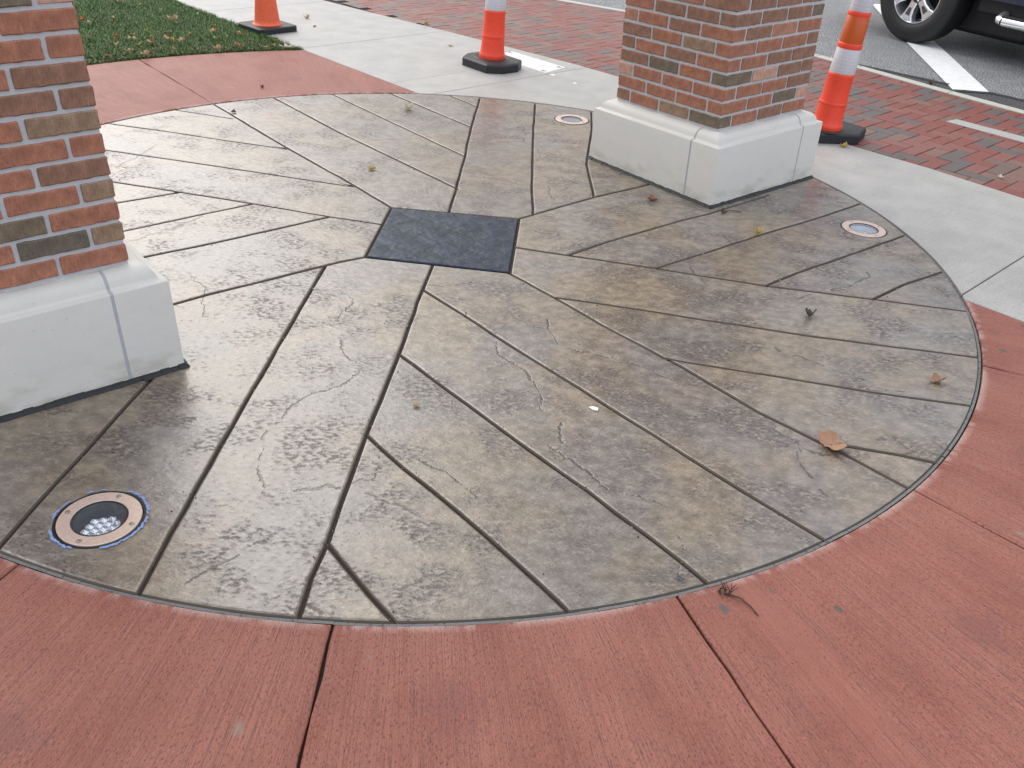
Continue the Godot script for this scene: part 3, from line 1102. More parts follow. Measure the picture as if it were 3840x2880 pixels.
# dry leaf: lobed blade on a curved sheet, a stalk, both sides seen
func leaf_mesh(length: float, lobes: int, deep: float, curl: float, s: int, slim := 0.75) -> Mesh:
	var r := RandomNumberGenerator.new()
	r.seed = s
	var st := begin()
	var n := 40
	var rings := 4
	var ph := r.randf() * TAU
	var c1 := curl * (0.7 + 0.6 * r.randf())
	var c2 := curl * (0.3 + 0.9 * r.randf())
	var pts := []
	for k in rings + 1:
		var row: Array[Vector3] = []
		for i in n:
			var a := i * TAU / n
			var rad := length * 0.5 * (1.0 - deep * (0.5 + 0.5 * cos(a * lobes + 0.4 * sin(a * 2 + ph))) ) * (1.0 + 0.10 * sin(a * 5 + ph) + 0.05 * sin(a * 11 + ph * 2))
			var f := float(k) / rings
			var x := cos(a) * rad * f
			var z := sin(a) * rad * f * slim
			var yy := c1 * (z * z) / length * 5.0 + c2 * (x * x) / length * 2.2 + length * 0.045 * f * sin(a * 3 + ph) + length * 0.03 * f * sin(a * 7 + ph * 3)
			row.append(Vector3(x, yy, z))
		pts.append(row)
	var low := INF
	for row in pts:
		for p in row:
			low = minf(low, p.y)
	for k in rings:
		for i in n:
			var j := (i + 1) % n
			var a: Vector3 = pts[k][i]
			var b: Vector3 = pts[k][j]
			var c: Vector3 = pts[k + 1][j]
			var d: Vector3 = pts[k + 1][i]
			var nn := (c - a).cross(d - b)
			if nn.length() < 1e-12:
				continue
			nn = nn.normalized()
			if nn.y < 0:
				nn = -nn
			var o := Vector3(0, -low + 0.001, 0)
			tri(st, a + o, b + o, c + o, nn, nn, nn)
			tri(st, a + o, c + o, d + o, nn, nn, nn)
	var o2 := Vector3(0, -low + 0.002, 0)
	var e := Vector3(-length * 0.5 * (1.0 - deep * 0.6), 0.0, 0.0)
	var dirn := Vector3(-1, 0.15, r.randf() - 0.5).normalized()
	add_tube(st, [o2, e * 0.6 + o2 + Vector3(0, 0.0015, 0), e + o2, e + dirn * length * 0.25 + o2, e + dirn * length * 0.45 + o2 + Vector3(0, length * 0.04, 0)], length * 0.013, length * 0.008, 4)
	return st.commit()

func leaf(called: String, label: String, at: Vector2, y: float, yaw: float, mesh: Mesh, m: String, group := "") -> MeshInstance3D:
	var o := obj(called, mesh, M["leaf_" + m])
	o.position = Vector3(at.x, y, at.y)
	o.rotation.y = yaw
	tag(o, label, "leaf", group)
	return o

func truck(at: Vector3, yaw: float) -> void:
	var o := thing("pickup_truck", "dark navy pickup truck with chrome wheels and step bar on the road", "truck", at, yaw)
	# local x runs from front wheel to rear wheel, z towards the kerb, tyre face at z = 0
	var R := 0.425
	for w in [[0.0, 0.0], [3.55, 0.0], [0.0, -1.72], [3.55, -1.72]]:
		var wx: float = w[0]
		var wz: float = w[1]
		var outer := wz == 0.0
		var wh := Node3D.new()
		wh.name = "wheel"
		o.add_child(wh, true)
		wh.position = Vector3(wx, R, wz - (0.0 if outer else 0.0))
		if not outer:
			wh.rotation.y = PI
			wh.position.z = -1.76
		obj("tyre", lathe([Vector2(0.250, -0.255), Vector2(0.36, -0.27), Vector2(0.406, -0.258), Vector2(0.421, -0.235), Vector2(0.425, -0.20), Vector2(0.425, -0.07), Vector2(0.422, -0.036), Vector2(0.408, -0.014), Vector2(0.386, -0.004), Vector2(0.366, -0.0065), Vector2(0.356, -0.002), Vector2(0.30, 0.0), Vector2(0.276, -0.006), Vector2(0.262, -0.016), Vector2(0.257, -0.03)], 64, true), M.tyre, wh)
		if not outer:
			continue
		obj("rim", lathe([Vector2(0.2565, -0.05), Vector2(0.2575, -0.02), Vector2(0.253, -0.014), Vector2(0.247, -0.014), Vector2(0.243, -0.022), Vector2(0.236, -0.05), Vector2(0.228, -0.12), Vector2(0.225, -0.24)], 64, true), M.chrome, wh)
		obj("barrel_shade", lathe([Vector2(0.224, -0.16), Vector2(0.0, -0.16)], 40, true), M.dark_plastic, wh)
		for k in 6:
			var sp := obj("spoke", spoke_mesh(), M.chrome, wh)
			sp.rotation.z = k * TAU / 6 + 0.26
			var gp := MeshInstance3D.new()
			gp.mesh = spoke_pocket()
			gp.material_override = M.rim_grey
			gp.name = "spoke_pocket"
			wh.add_child(gp, true)
			gp.rotation.z = sp.rotation.z
			gp.position.z = 0.0012
		obj("hub", lathe([Vector2(0.088, -0.06), Vector2(0.086, -0.030), Vector2(0.076, -0.026), Vector2(0.046, -0.026), Vector2(0.042, -0.006), Vector2(0.034, -0.002), Vector2(0.0, -0.001)], 32, true), M.rim_grey, wh)
		for k in 6:
			var nut := obj("lug_nut", lathe([Vector2(0.011, -0.028), Vector2(0.011, -0.008), Vector2(0.006, -0.004), Vector2(0.0, -0.004)], 6, true), M.chrome, wh)
			nut.position = Vector3(cos(k * TAU / 6), sin(k * TAU / 6), 0) * 0.060
	# lower body: side outline with wheel arches
	var side := PackedVector2Array()
	side.append(Vector2(-0.95, 0.62))
	side.append(Vector2(-0.90, 0.50))
	for cx in [0.0, 3.55]:
		for i in 15:
			var a := PI - i * PI / 14
			side.append(Vector2(cx + cos(a) * 0.50, maxf(0.50, R + 0.06 + sin(a) * 0.50)))
	side.append(Vector2(4.75, 0.52))
	side.append(Vector2(4.80, 1.20))
	side.append(Vector2(3.0, 1.22))
	side.append(Vector2(0.55, 1.18))
	side.append(Vector2(-0.75, 1.10))
	side.append(Vector2(-0.95, 0.95))
	obj("body", extrude_z(side, -1.94, -0.035), M.paint_navy, o)
	var cabin := PackedVector2Array([Vector2(0.62, 1.18), Vector2(1.18, 1.84), Vector2(2.85, 1.88), Vector2(3.02, 1.21)])
	obj("cabin", extrude_z(cabin, -1.82, -0.14), M.paint_navy, o)
	for wdw in [[0.86, 1.22, 1.24, 1.78, 1.86, 1.81], [1.95, 1.24, 1.95, 1.80, 2.78, 1.82]]:
		var pw := PackedVector2Array([Vector2(wdw[0], 1.24), Vector2(wdw[2], wdw[3]), Vector2(wdw[4], wdw[5]), Vector2(2.88 if wdw[0] > 1.5 else 1.86, 1.25)])
		obj("window", extrude_z(pw, -0.142, -0.136), M.car_glass, o)
	for d in [[0.66, 1.86], [1.90, 2.94]]:
		var pd := PackedVector2Array([Vector2(d[0], 0.545), Vector2(d[0], 1.17), Vector2(d[1], 1.17), Vector2(d[1], 0.545)])
		var door := obj("door", extrude_z(pd, -0.037, -0.028), M.paint_navy, o)
		var hd := obj("handle", box(Vector3(0.18, 0.03, 0.03), Vector3(d[1] - 0.16, 1.05, -0.018), 0.01), M.chrome, door)
		hd.cast_shadow = GeometryInstance3D.SHADOW_CASTING_SETTING_ON
	obj("door_trim", box(Vector3(2.3, 0.035, 0.02), Vector3(1.80, 0.575, -0.022), 0.008), M.dark_plastic, o)
	obj("underbody", box(Vector3(4.6, 0.26, 1.30), Vector3(1.9, 0.43, -0.98), 0.03), M.dark_plastic, o)
	obj("skid_plate", box(Vector3(0.85, 0.33, 1.15), Vector3(0.60, 0.315, -0.86), 0.06), M.dark_plastic, o)
	obj("rocker_panel", box(Vector3(2.45, 0.20, 0.35), Vector3(1.78, 0.47, -0.30), 0.03), M.dark_plastic, o)
	for cx in [0.0, 3.55]:
		var st := begin()
		for i in 14:
			var a := PI - i * PI / 14
			var b := PI - (i + 1) * PI / 14
			var p0 := Vector3(cx + cos(a) * 0.498, R + 0.06 + sin(a) * 0.498, 0)
			var p1 := Vector3(cx + cos(b) * 0.498, R + 0.06 + sin(b) * 0.498, 0)
			quad(st, p0 + Vector3(0, 0, -0.04), p1 + Vector3(0, 0, -0.04), p1 + Vector3(0, 0, -0.55), p0 + Vector3(0, 0, -0.55), (Vector3(cx, R, 0) - p0).normalized())
		obj("wheel_well", st.commit(), M.dark_plastic, o)
	var sb := begin()
	add_tube(sb, [Vector3(0.86, 0.39, -0.10), Vector3(0.90, 0.372, 0.02), Vector3(0.96, 0.366, 0.05), Vector3(2.66, 0.366, 0.05), Vector3(2.73, 0.385, 0.0), Vector3(2.76, 0.40, -0.10)], 0.040, 0.040, 20)
	obj("step_bar", sb.commit(), M.chrome, o)
	for cx in [1.15, 2.45]:
		obj("step_pad", box(Vector3(0.42, 0.012, 0.06), Vector3(cx, 0.407, 0.05), 0.005), M.dark_plastic, o)
	obj("front_bumper", box(Vector3(0.16, 0.24, 1.88), Vector3(-0.99, 0.58, -0.985), 0.04), M.chrome, o)
	obj("rear_bumper", box(Vector3(0.16, 0.20, 1.88), Vector3(4.88, 0.60, -0.985), 0.04), M.chrome, o)
	for z in [-0.20, -1.77]:
		obj("headlight", box(Vector3(0.06, 0.20, 0.30), Vector3(-0.945, 0.86, z), 0.02), M.clear_lens, o)
		obj("tail_light", box(Vector3(0.05, 0.36, 0.14), Vector3(4.81, 0.98, z + (0.06 if z > -1.0 else -0.06)), 0.02), M.red_lens, o)

func extrude_z(p: PackedVector2Array, z0: float, z1: float) -> Mesh:
	var st := begin()
	var idx := Geometry2D.triangulate_polygon(p)
	for z in [z0, z1]:
		var n := Vector3(0, 0, 1.0 if z == z1 else -1.0)
		for i in range(0, idx.size(), 3):
			tri(st, Vector3(p[idx[i]].x, p[idx[i]].y, z), Vector3(p[idx[i + 1]].x, p[idx[i + 1]].y, z), Vector3(p[idx[i + 2]].x, p[idx[i + 2]].y, z), n, n, n)
	var sgn := 1.0 if poly_area(p) > 0 else -1.0
	for i in p.size():
		var a := p[i]
		var b := p[(i + 1) % p.size()]
		var e := (b - a).normalized() * sgn
		quad(st, Vector3(a.x, a.y, z0), Vector3(b.x, b.y, z0), Vector3(b.x, b.y, z1), Vector3(a.x, a.y, z1), Vector3(e.y, -e.x, 0))
	return st.commit()

func spoke_mesh() -> Mesh:
	# a broad spoke, bevelled edges, flaring to the rim
	var st := begin()
	var o := [[0.070, 0.036, -0.020], [0.13, 0.036, -0.014], [0.19, 0.048, -0.014], [0.240, 0.074, -0.020]]
	for i in 3:
		var a: Array = o[i]
		var b: Array = o[i + 1]
		var n := Vector3(0, 0, 1)
		quad(st, Vector3(a[0], -a[1] + 0.008, a[2]), Vector3(b[0], -b[1] + 0.008, b[2]), Vector3(b[0], b[1] - 0.008, b[2]), Vector3(a[0], a[1] - 0.008, a[2]), n)
		for s in [-1.0, 1.0]:
			quad(st, Vector3(a[0], s * (a[1] - 0.008), a[2]), Vector3(b[0], s * (b[1] - 0.008), b[2]), Vector3(b[0], s * b[1], b[2] - 0.010), Vector3(a[0], s * a[1], a[2] - 0.010), Vector3(0, s * 0.8, 0.6).normalized())
			quad(st, Vector3(a[0], s * a[1], a[2] - 0.010), Vector3(b[0], s * b[1], b[2] - 0.010), Vector3(b[0], s * b[1] * 0.9, b[2] - 0.08), Vector3(a[0], s * a[1] * 0.9, a[2] - 0.08), Vector3(0, s, 0))
	return st.commit()

func spoke_pocket() -> Mesh:
	var st := begin()
	var n := Vector3(0, 0, 1)
	quad(st, Vector3(0.125, -0.014, -0.0142), Vector3(0.195, -0.026, -0.0145), Vector3(0.195, 0.026, -0.0145), Vector3(0.125, 0.014, -0.0142), n)
	return st.commit()

# ---------------------------------------------------------------- the scene

func _ready() -> void:
	rng.seed = 20240
	# camera
	var cam := Camera3D.new()
	cam.name = "camera"
	cam.fov = 46.77
	cam.near = 0.05
	cam.far = 600.0
	cam.transform = Transform3D(Basis(Vector3.RIGHT, -PITCH) * Basis(Vector3.BACK, ROLL), CAM)
	add_child(cam)
	cam.current = true
	# overcast sky
	var sky_mat := ProceduralSkyMaterial.new()
	sky_mat.sky_top_color = Color(0.92, 0.95, 1.0)
	sky_mat.sky_horizon_color = Color(0.745, 0.77, 0.81)
	sky_mat.sky_curve = 0.45
	sky_mat.ground_bottom_color = Color(0.25, 0.25, 0.24)
	sky_mat.ground_horizon_color = Color(0.45, 0.46, 0.47)
	sky_mat.sky_energy_multiplier = 1.0
	var sky := Sky.new()
	sky.sky_material = sky_mat
	var env := Environment.new()
	env.background_mode = Environment.BG_SKY
	env.sky = sky
	env.tonemap_mode = Environment.TONE_MAPPER_LINEAR
	env.tonemap_exposure = 1.75
	env.sdfgi_enabled = true
	env.ssao_enabled = true
	env.ssil_enabled = true
	var we := WorldEnvironment.new()
	we.name = "environment"
	we.environment = env
	add_child(we)
	# sun behind thick cloud
	var sun := DirectionalLight3D.new()
	sun.name = "sun"
	sun.light_energy = 0.5
	sun.light_angular_distance = 55.0
	sun.light_color = Color(1.0, 0.99, 0.98)
	sun.shadow_enabled = true
	add_child(sun)
	sun.look_at_from_position(Vector3(-4.0, 4.6, -4.6), Vector3.ZERO, Vector3.UP)

	var grooves := [
		[Vector2(0.076, -2.327), Vector2(0.069, -1.601), Vector2(0.076, -1.075), Vector2(0.073, -0.540), Vector2(0.070, -0.256), Vector2(0.059, 0.340), Vector2(0.043, 0.592), Vector2(0.024, 1.096), Vector2(-0.005, 1.580), Vector2(-0.018, 1.900), Vector2(-0.023, 2.054), Vector2(-0.033, 2.189), Vector2(-0.035, 2.324)],
		[Vector2(-0.204, -0.247), Vector2(-0.519, -0.605), Vector2(-0.889, -1.001), Vector2(-1.544, -1.748)],
		[Vector2(0.083, -0.562), Vector2(-0.665, -1.335), Vector2(-1.252, -2.000)],
		[Vector2(0.076, -1.075), Vector2(-0.810, -2.060), Vector2(-0.917, -2.182)],
		[Vector2(0.063, -1.638), Vector2(-0.548, -2.293)],
		[Vector2(0.074, -2.086), Vector2(-0.171, -2.358)],
		[Vector2(0.469, -0.283), Vector2(0.457, -0.684), Vector2(0.448, -1.474), Vector2(0.450, -2.261)],
		[Vector2(0.400, -0.217), Vector2(0.469, -0.283), Vector2(0.778, -0.578), Vector2(1.031, -0.785), Vector2(1.299, -1.036)],
		[Vector2(0.778, -0.578), Vector2(0.761, -0.911), Vector2(0.755, -1.093), Vector2(0.812, -1.776), Vector2(0.821, -2.164)],
		[Vector2(0.396, 0.114), Vector2(0.666, 0.168), Vector2(1.011, 0.231), Vector2(1.124, 0.259), Vector2(1.467, 0.331), Vector2(1.900, 0.390), Vector2(2.291, 0.443)],
		[Vector2(0.639, 0.152), Vector2(0.825, -0.027), Vector2(1.200, -0.352), Vector2(1.334, -0.449), Vector2(1.710, -0.793)],
		[Vector2(1.011, 0.231), Vector2(1.141, 0.123), Vector2(1.194, 0.079), Vector2(1.550, -0.224), Vector2(1.923, -0.527), Vector2(2.202, -0.772)],
		[Vector2(1.467, 0.331), Vector2(1.633, 0.177), Vector2(1.912, -0.046), Vector2(2.286, -0.354)],
		[Vector2(1.900, 0.390), Vector2(2.084, 0.221), Vector2(2.331, 0.045)],
		[Vector2(0.380, 0.379), Vector2(0.569, 0.576), Vector2(0.745, 0.771), Vector2(0.963, 0.993), Vector2(1.024, 1.053), Vector2(1.245, 1.311), Vector2(1.407, 1.454), Vector2(1.470, 1.513), Vector2(1.596, 1.638), Vector2(1.623, 1.665)],
		[Vector2(0.569, 0.576), Vector2(0.766, 0.603), Vector2(1.073, 0.663), Vector2(1.558, 0.753), Vector2(2.171, 0.829)],
		[Vector2(0.963, 0.993), Vector2(1.029, 1.014), Vector2(1.349, 1.069), Vector2(1.673, 1.133), Vector2(2.000, 1.178)],
		[Vector2(1.435, 1.483), Vector2(1.483, 1.465), Vector2(1.644, 1.493), Vector2(1.751, 1.523)],
		[Vector2(0.049, 0.591), Vector2(0.215, 0.767), Vector2(0.412, 0.986), Vector2(0.656, 1.239), Vector2(0.960, 1.567), Vector2(1.197, 1.816), Vector2(1.305, 1.923)],
		[Vector2(0.024, 1.096), Vector2(0.221, 1.309), Vector2(0.434, 1.540), Vector2(0.663, 1.781), Vector2(0.735, 1.865), Vector2(0.900, 2.043), Vector2(0.960, 2.122)],
		[Vector2(-0.004, 1.584), Vector2(0.128, 1.734), Vector2(0.302, 1.905), Vector2(0.454, 2.070), Vector2(0.572, 2.209), Vector2(0.606, 2.251)],
		[Vector2(-0.021, 2.066), Vector2(0.027, 2.126), Vector2(0.116, 2.232), Vector2(0.192, 2.314)],
		[Vector2(-0.230, 0.322), Vector2(-0.321, 0.384), Vector2(-0.538, 0.570), Vector2(-0.760, 0.760), Vector2(-0.854, 0.851), Vector2(-0.976, 0.957), Vector2(-1.800, 1.640)],
		[Vector2(-0.378, 0.434), Vector2(-0.395, 1.012), Vector2(-0.413, 1.590), Vector2(-0.423, 1.976), Vector2(-0.426, 2.278)],
		[Vector2(-0.725, 1.189), Vector2(-0.751, 1.406), Vector2(-0.762, 1.502), Vector2(-0.785, 1.763), Vector2(-0.810, 2.024), Vector2(-0.819, 2.155)],
		[Vector2(-0.219, -0.037), Vector2(-0.467, -0.087), Vector2(-0.865, -0.182), Vector2(-1.358, -0.290), Vector2(-1.572, -0.331), Vector2(-1.892, -0.413), Vector2(-2.350, -0.520)],
		[Vector2(-0.901, -0.990), Vector2(-1.239, -1.063), Vector2(-1.576, -1.141), Vector2(-1.945, -1.214)],
		[Vector2(-0.441, -0.492), Vector2(-0.969, -0.604), Vector2(-1.432, -0.703), Vector2(-1.799, -0.776), Vector2(-1.931, -0.809), Vector2(-2.260, -0.885)],
		[Vector2(-1.345, -1.472), Vector2(-1.702, -1.562)],
		[Vector2(-1.237, -0.244), Vector2(-1.449, -0.076), Vector2(-1.608, 0.057), Vector2(-2.350, 0.680)],
		[Vector2(-0.855, -0.171), Vector2(-1.039, -0.004), Vector2(-1.292, 0.230), Vector2(-1.456, 0.387), Vector2(-2.200, 1.100)],
		[Vector2(-0.472, -0.080), Vector2(-0.876, 0.282), Vector2(-1.099, 0.463), Vector2(-1.263, 0.610), Vector2(-2.050, 1.315)],
	]
	var cracks := [
		[Vector2(-0.89, 0.58), Vector2(-0.85, 0.64), Vector2(-0.78, 0.69), Vector2(-0.76, 0.76), Vector2(-0.71, 0.93)],
		[Vector2(-0.13, 1.32), Vector2(-0.22, 1.38), Vector2(-0.27, 1.46), Vector2(-0.29, 1.53), Vector2(-0.31, 1.60), Vector2(-0.30, 1.69), Vector2(-0.29, 1.79), Vector2(-0.24, 1.89)],
		[Vector2(-0.24, 1.89), Vector2(-0.15, 1.88), Vector2(-0.03, 1.84)],
		[Vector2(-0.26, 0.67), Vector2(-0.21, 0.72), Vector2(-0.21, 0.81), Vector2(-0.22, 0.90)],
		[Vector2(-0.19, 1.03), Vector2(-0.15, 1.13), Vector2(-0.10, 1.16)],
		[Vector2(-0.09, 1.23), Vector2(-0.14, 1.31)],
		[Vector2(0.06, 0.55), Vector2(0.13, 0.55), Vector2(0.24, 0.51)],
		[Vector2(0.36, 0.97), Vector2(0.39, 1.06), Vector2(0.47, 1.13), Vector2(0.50, 1.21), Vector2(0.53, 1.30), Vector2(0.54, 1.39)],
		[Vector2(0.54, 0.76), Vector2(0.55, 0.85), Vector2(0.59, 0.95)],
		[Vector2(0.64, 0.99), Vector2(0.70, 0.98)],
		[Vector2(0.55, 1.57), Vector2(0.60, 1.64), Vector2(0.67, 1.72), Vector2(0.75, 1.78), Vector2(0.84, 1.81), Vector2(0.88, 1.84)],
		[Vector2(0.59, 1.45), Vector2(0.59, 1.49), Vector2(0.60, 1.56)],
		[Vector2(-0.01, 1.82), Vector2(0.05, 1.78), Vector2(0.07, 1.74)],
		[Vector2(0.17, 1.69), Vector2(0.26, 1.72), Vector2(0.33, 1.80), Vector2(0.36, 1.84)],
		[Vector2(-0.33, 2.24), Vector2(-0.29, 2.19), Vector2(-0.23, 2.14), Vector2(-0.20, 2.09), Vector2(-0.18, 2.06)],
		[Vector2(1.39, 0.86), Vector2(1.41, 0.91), Vector2(1.49, 0.94), Vector2(1.56, 1.01), Vector2(1.66, 1.07), Vector2(1.69, 1.11), Vector2(1.79, 1.12)],
		[Vector2(1.26, 1.40), Vector2(1.29, 1.44), Vector2(1.33, 1.46), Vector2(1.35, 1.50), Vector2(1.39, 1.54), Vector2(1.43, 1.53), Vector2(1.46, 1.57)],
		[Vector2(1.33, 1.46), Vector2(1.34, 1.51), Vector2(1.32, 1.58), Vector2(1.33, 1.65)],
		[Vector2(1.74, 0.34), Vector2(1.85, 0.28), Vector2(1.96, 0.18), Vector2(1.97, 0.12)],
		[Vector2(2.04, 0.09), Vector2(2.13, 0.10)],
		[Vector2(0.11, -0.84), Vector2(0.22, -0.75), Vector2(0.31, -0.73), Vector2(0.44, -0.72)],
		[Vector2(0.33, -1.90), Vector2(0.38, -1.71), Vector2(0.40, -1.49), Vector2(0.39, -1.40)],
		[Vector2(0.23, -1.91), Vector2(0.38, -1.95)],
		[Vector2(0.25, -2.07), Vector2(0.37, -2.22)],
		[Vector2(0.67, -1.42), Vector2(0.77, -1.53)],
		[Vector2(0.48, -1.30), Vector2(0.50, -1.14)],
		[Vector2(0.61, -0.86), Vector2(0.71, -0.75)],
		[Vector2(0.54, -0.70), Vector2(0.56, -0.50)],
		[Vector2(-0.47, -1.25), Vector2(-0.30, -1.29), Vector2(-0.15, -1.37)],
		[Vector2(-0.61, -1.08), Vector2(-0.53, -1.16)],
		[Vector2(-1.64, -0.51), Vector2(-1.59, -0.69), Vector2(-1.58, -0.87), Vector2(-1.57, -0.93)],
		[Vector2(-0.08, -0.55), Vector2(-0.03, -0.41), Vector2(0.02, -0.28)],
		[Vector2(-1.23, 0.33), Vector2(-1.10, 0.17), Vector2(-1.02, 0.01)],
		[Vector2(2.06, -0.75), Vector2(2.12, -0.75)],
		[Vector2(0.90, 1.94), Vector2(0.91, 2.00)],
		[Vector2(0.89, 2.06), Vector2(0.88, 2.09), Vector2(0.88, 2.15)],
		[Vector2(1.17, 0.08), Vector2(1.18, 0.26), Vector2(1.22, 0.37)],
		[Vector2(0.71, 1.01), Vector2(0.83, 1.05), Vector2(0.91, 1.10), Vector2(1.01, 1.16)],
		[Vector2(0.65, -0.32), Vector2(0.74, -0.37), Vector2(0.90, -0.47)],
		[Vector2(1.56, 0.43), Vector2(1.64, 0.38)],
		[Vector2(1.64, 1.50), Vector2(1.70, 1.47), Vector2(1.77, 1.47)],
		[Vector2(1.34, 1.70), Vector2(1.36, 1.73)],
	]
	var lawn_leaves := [
		[[-3.24, -4.50, 0.06, 0], [-3.03, -4.40, 0.03, 2], [-3.31, -3.92, 0.02, 2], [-3.31, -4.11, 0.03, 1], [-3.19, -3.62, 0.05, 3]],
		[[-3.09, -3.55, 0.05, 0], [-3.02, -3.82, 0.04, 0], [-2.96, -3.86, 0.03, 1], [-2.79, -3.72, 0.02, 0], [-2.57, -3.92, 0.07, 0]],
		[[-2.51, -3.84, 0.02, 0], [-2.62, -3.48, 0.03, 2], [-2.65, -3.30, 0.03, 2], [-2.60, -3.15, 0.06, 0], [-2.61, -3.30, 0.02, 1]],
		[[-2.50, -3.26, 0.02, 0], [-2.45, -3.14, 0.04, 3], [-2.44, -3.07, 0.05, 0], [-2.40, -3.01, 0.05, 1], [-2.43, -3.36, 0.03, 1]],
		[[-2.36, -3.21, 0.05, 0], [-2.31, -3.21, 0.05, 2], [-2.25, -3.21, 0.05, 0], [-2.22, -3.26, 0.03, 1], [-2.43, -3.49, 0.02, 0]],
		[[-2.28, -3.47, 0.03, 0], [-2.12, -3.55, 0.05, 0], [-2.04, -3.37, 0.04, 0], [-2.21, -3.84, 0.03, 3], [-1.91, -3.56, 0.05, 2]],
		[[-1.89, -3.58, 0.02, 3], [-1.77, -3.35, 0.03, 1], [-1.80, -3.17, 0.05, 3], [-1.92, -3.03, 0.05, 0], [-1.98, -3.47, 0.02, 0]],
		[[-2.64, -2.79, 0.05, 1], [-2.62, -2.92, 0.04, 0], [-2.47, -2.77, 0.05, 0], [-2.34, -2.73, 0.05, 0], [-2.55, -2.61, 0.03, 3]],
		[[-2.45, -2.51, 0.03, 1], [-2.34, -2.88, 0.02, 0], [-2.20, -2.91, 0.03, 2], [-2.05, -2.99, 0.02, 0], [-2.49, -3.00, 0.03, 2]],
		[[-2.95, -3.17, 0.03, 3], [-2.72, -3.16, 0.04, 3], [-1.61, -3.21, 0.03, 0], [-1.56, -3.26, 0.02, 0], [-1.66, -3.19, 0.03, 1]],
		[[-1.59, -3.44, 0.03, 3], [-2.48, -4.25, 0.04, 0], [-2.93, -4.26, 0.02, 0], [-2.80, -4.28, 0.02, 0], [-2.80, -3.97, 0.02, 1]],
	]
	make_lut()
	plaza_textures(cracks)
	red_textures()
	white_textures()
	small_textures()
	make_materials()

	# ---- the land
	var far := PackedVector2Array([Vector2(-260, -260), Vector2(260, -260), Vector2(260, 260), Vector2(-260, 260)])
	struct("ground", sheet(far, -0.11), M.far_ground)
	# lines running along the street (x - z constant)
	var walk_in := func(u: float) -> Vector2: return Vector2(u + 0.99, u - 0.99)
	var pave_line := v2a([Vector2(-7.2, -10.4), Vector2(-2.2, -5.88), Vector2(-1.2, -5.06), Vector2(-0.374, -4.41), Vector2(0.726, -3.50), Vector2(1.06, -3.18), Vector2(2.42, -1.81), Vector2(2.80, -1.445), Vector2(3.167, -1.02), Vector2(7.1, 2.95)])
	var kerb_line := v2a([Vector2(-6.8, -13.8), Vector2(-0.6, -7.55), Vector2(0.55, -6.37), Vector2(1.30, -5.92), Vector2(2.858, -4.376), Vector2(3.12, -4.05), Vector2(3.626, -3.36), Vector2(4.002, -2.88), Vector2(8.4, 1.6)])
	var kerb_out := PackedVector2Array()
	for p in kerb_line:
		kerb_out.append(p + Vector2(0.066, -0.066))
	# road
	var road_poly := PackedVector2Array(kerb_out)
	road_poly.append_array(v2a([Vector2(15.5, -5.5), Vector2(60, 39), Vector2(70, 29), Vector2(10, -31)]))
	road_poly = PackedVector2Array()
	for p in kerb_out:
		road_poly.append(p)
	road_poly.append_array(v2a([Vector2(60, 53.2), Vector2(67, 46.2), Vector2(-40, -61), Vector2(-47, -54)]))
	var road := struct("road", sheet(road_poly, -0.004), M.asphalt)
	var gutter := v2a([Vector2(3.160, -4.13), Vector2(3.45, -3.915), Vector2(3.736, -3.645), Vector2(3.712, -3.46), Vector2(4.0, -3.445), Vector2(4.182, -3.276), Vector2(5.2, -2.0), Vector2(8.9, 1.9), Vector2(8.47, 1.534)])
	for i in range(kerb_out.size() - 2, 5, -1):
		gutter.append(kerb_out[i] + Vector2(0.001, -0.001))
	obj("gutter_patch", sheet(gutter, 0.0), M.asphalt_dark, road)
	var seam := begin()
	for line in [[Vector2(3.16, -4.15), Vector2(3.45, -3.93), Vector2(3.745, -3.655)], [Vector2(3.715, -3.455), Vector2(4.0, -3.448), Vector2(4.19, -3.28), Vector2(5.2, -2.0), Vector2(8.9, 1.9)]]:
		var b := band(v2a(line), 0.062, 0.025)
		slab(seam, b, 0.006, 0.004, 0.006, 0.003, "")
	obj("tar_seam", seam.commit(), M.tar, road)
	var bars := [[Vector2(3.714, -3.475), Vector2(4.002, -3.471), Vector2(4.31, -5.55), Vector2(4.62, -7.6), Vector2(4.33, -7.6), Vector2(4.01, -5.55)]]
	for b in bars:
		obj("painted_bar", sheet(v2a(b), 0.003), M.line_paint, road)
	# kerb band, flush, in lengths
	var kerb := struct_node("kerb")
	var kl := 0.0
	for i in kerb_line.size() - 1:
		var steps := maxi(1, int(round(kerb_line[i].distance_to(kerb_line[i + 1]) / 1.5)))
		for j in steps:
			var a0 := kerb_line[i].lerp(kerb_line[i + 1], float(j) / steps)
			var a1 := kerb_line[i].lerp(kerb_line[i + 1], float(j + 1) / steps)
			var d := (a1 - a0).normalized() * 0.003
			var o := Vector2(0.066, -0.066)
			var st := begin()
			slab(st, v2a([a0 + d, a1 - d, a1 - d + o, a0 + d + o]), 0.006, 0.1, 0.004, 0.003, "")
			obj("kerb_stone", st.commit(), M.kerb, kerb)
	# ---- pale concrete walk
	var walk_poly := PackedVector2Array()
	for p in pave_line:
		walk_poly.append(p + Vector2(-0.002, 0.002))
	walk_poly.append_array(v2a([walk_in.call(6.0), walk_in.call(-8.5)]))
	var walk := struct_node("concrete_walk")
	var pieces: Array[PackedVector2Array] = [walk_poly]
	var cover_q := v2a([Vector2(0.673, -3.345), Vector2(0.515, -3.125), Vector2(0.075, -3.565), Vector2(0.235, -3.785)])
	var cutters: Array[PackedVector2Array] = [disc_poly(Vector2.ZERO, R_OUT, 220)]
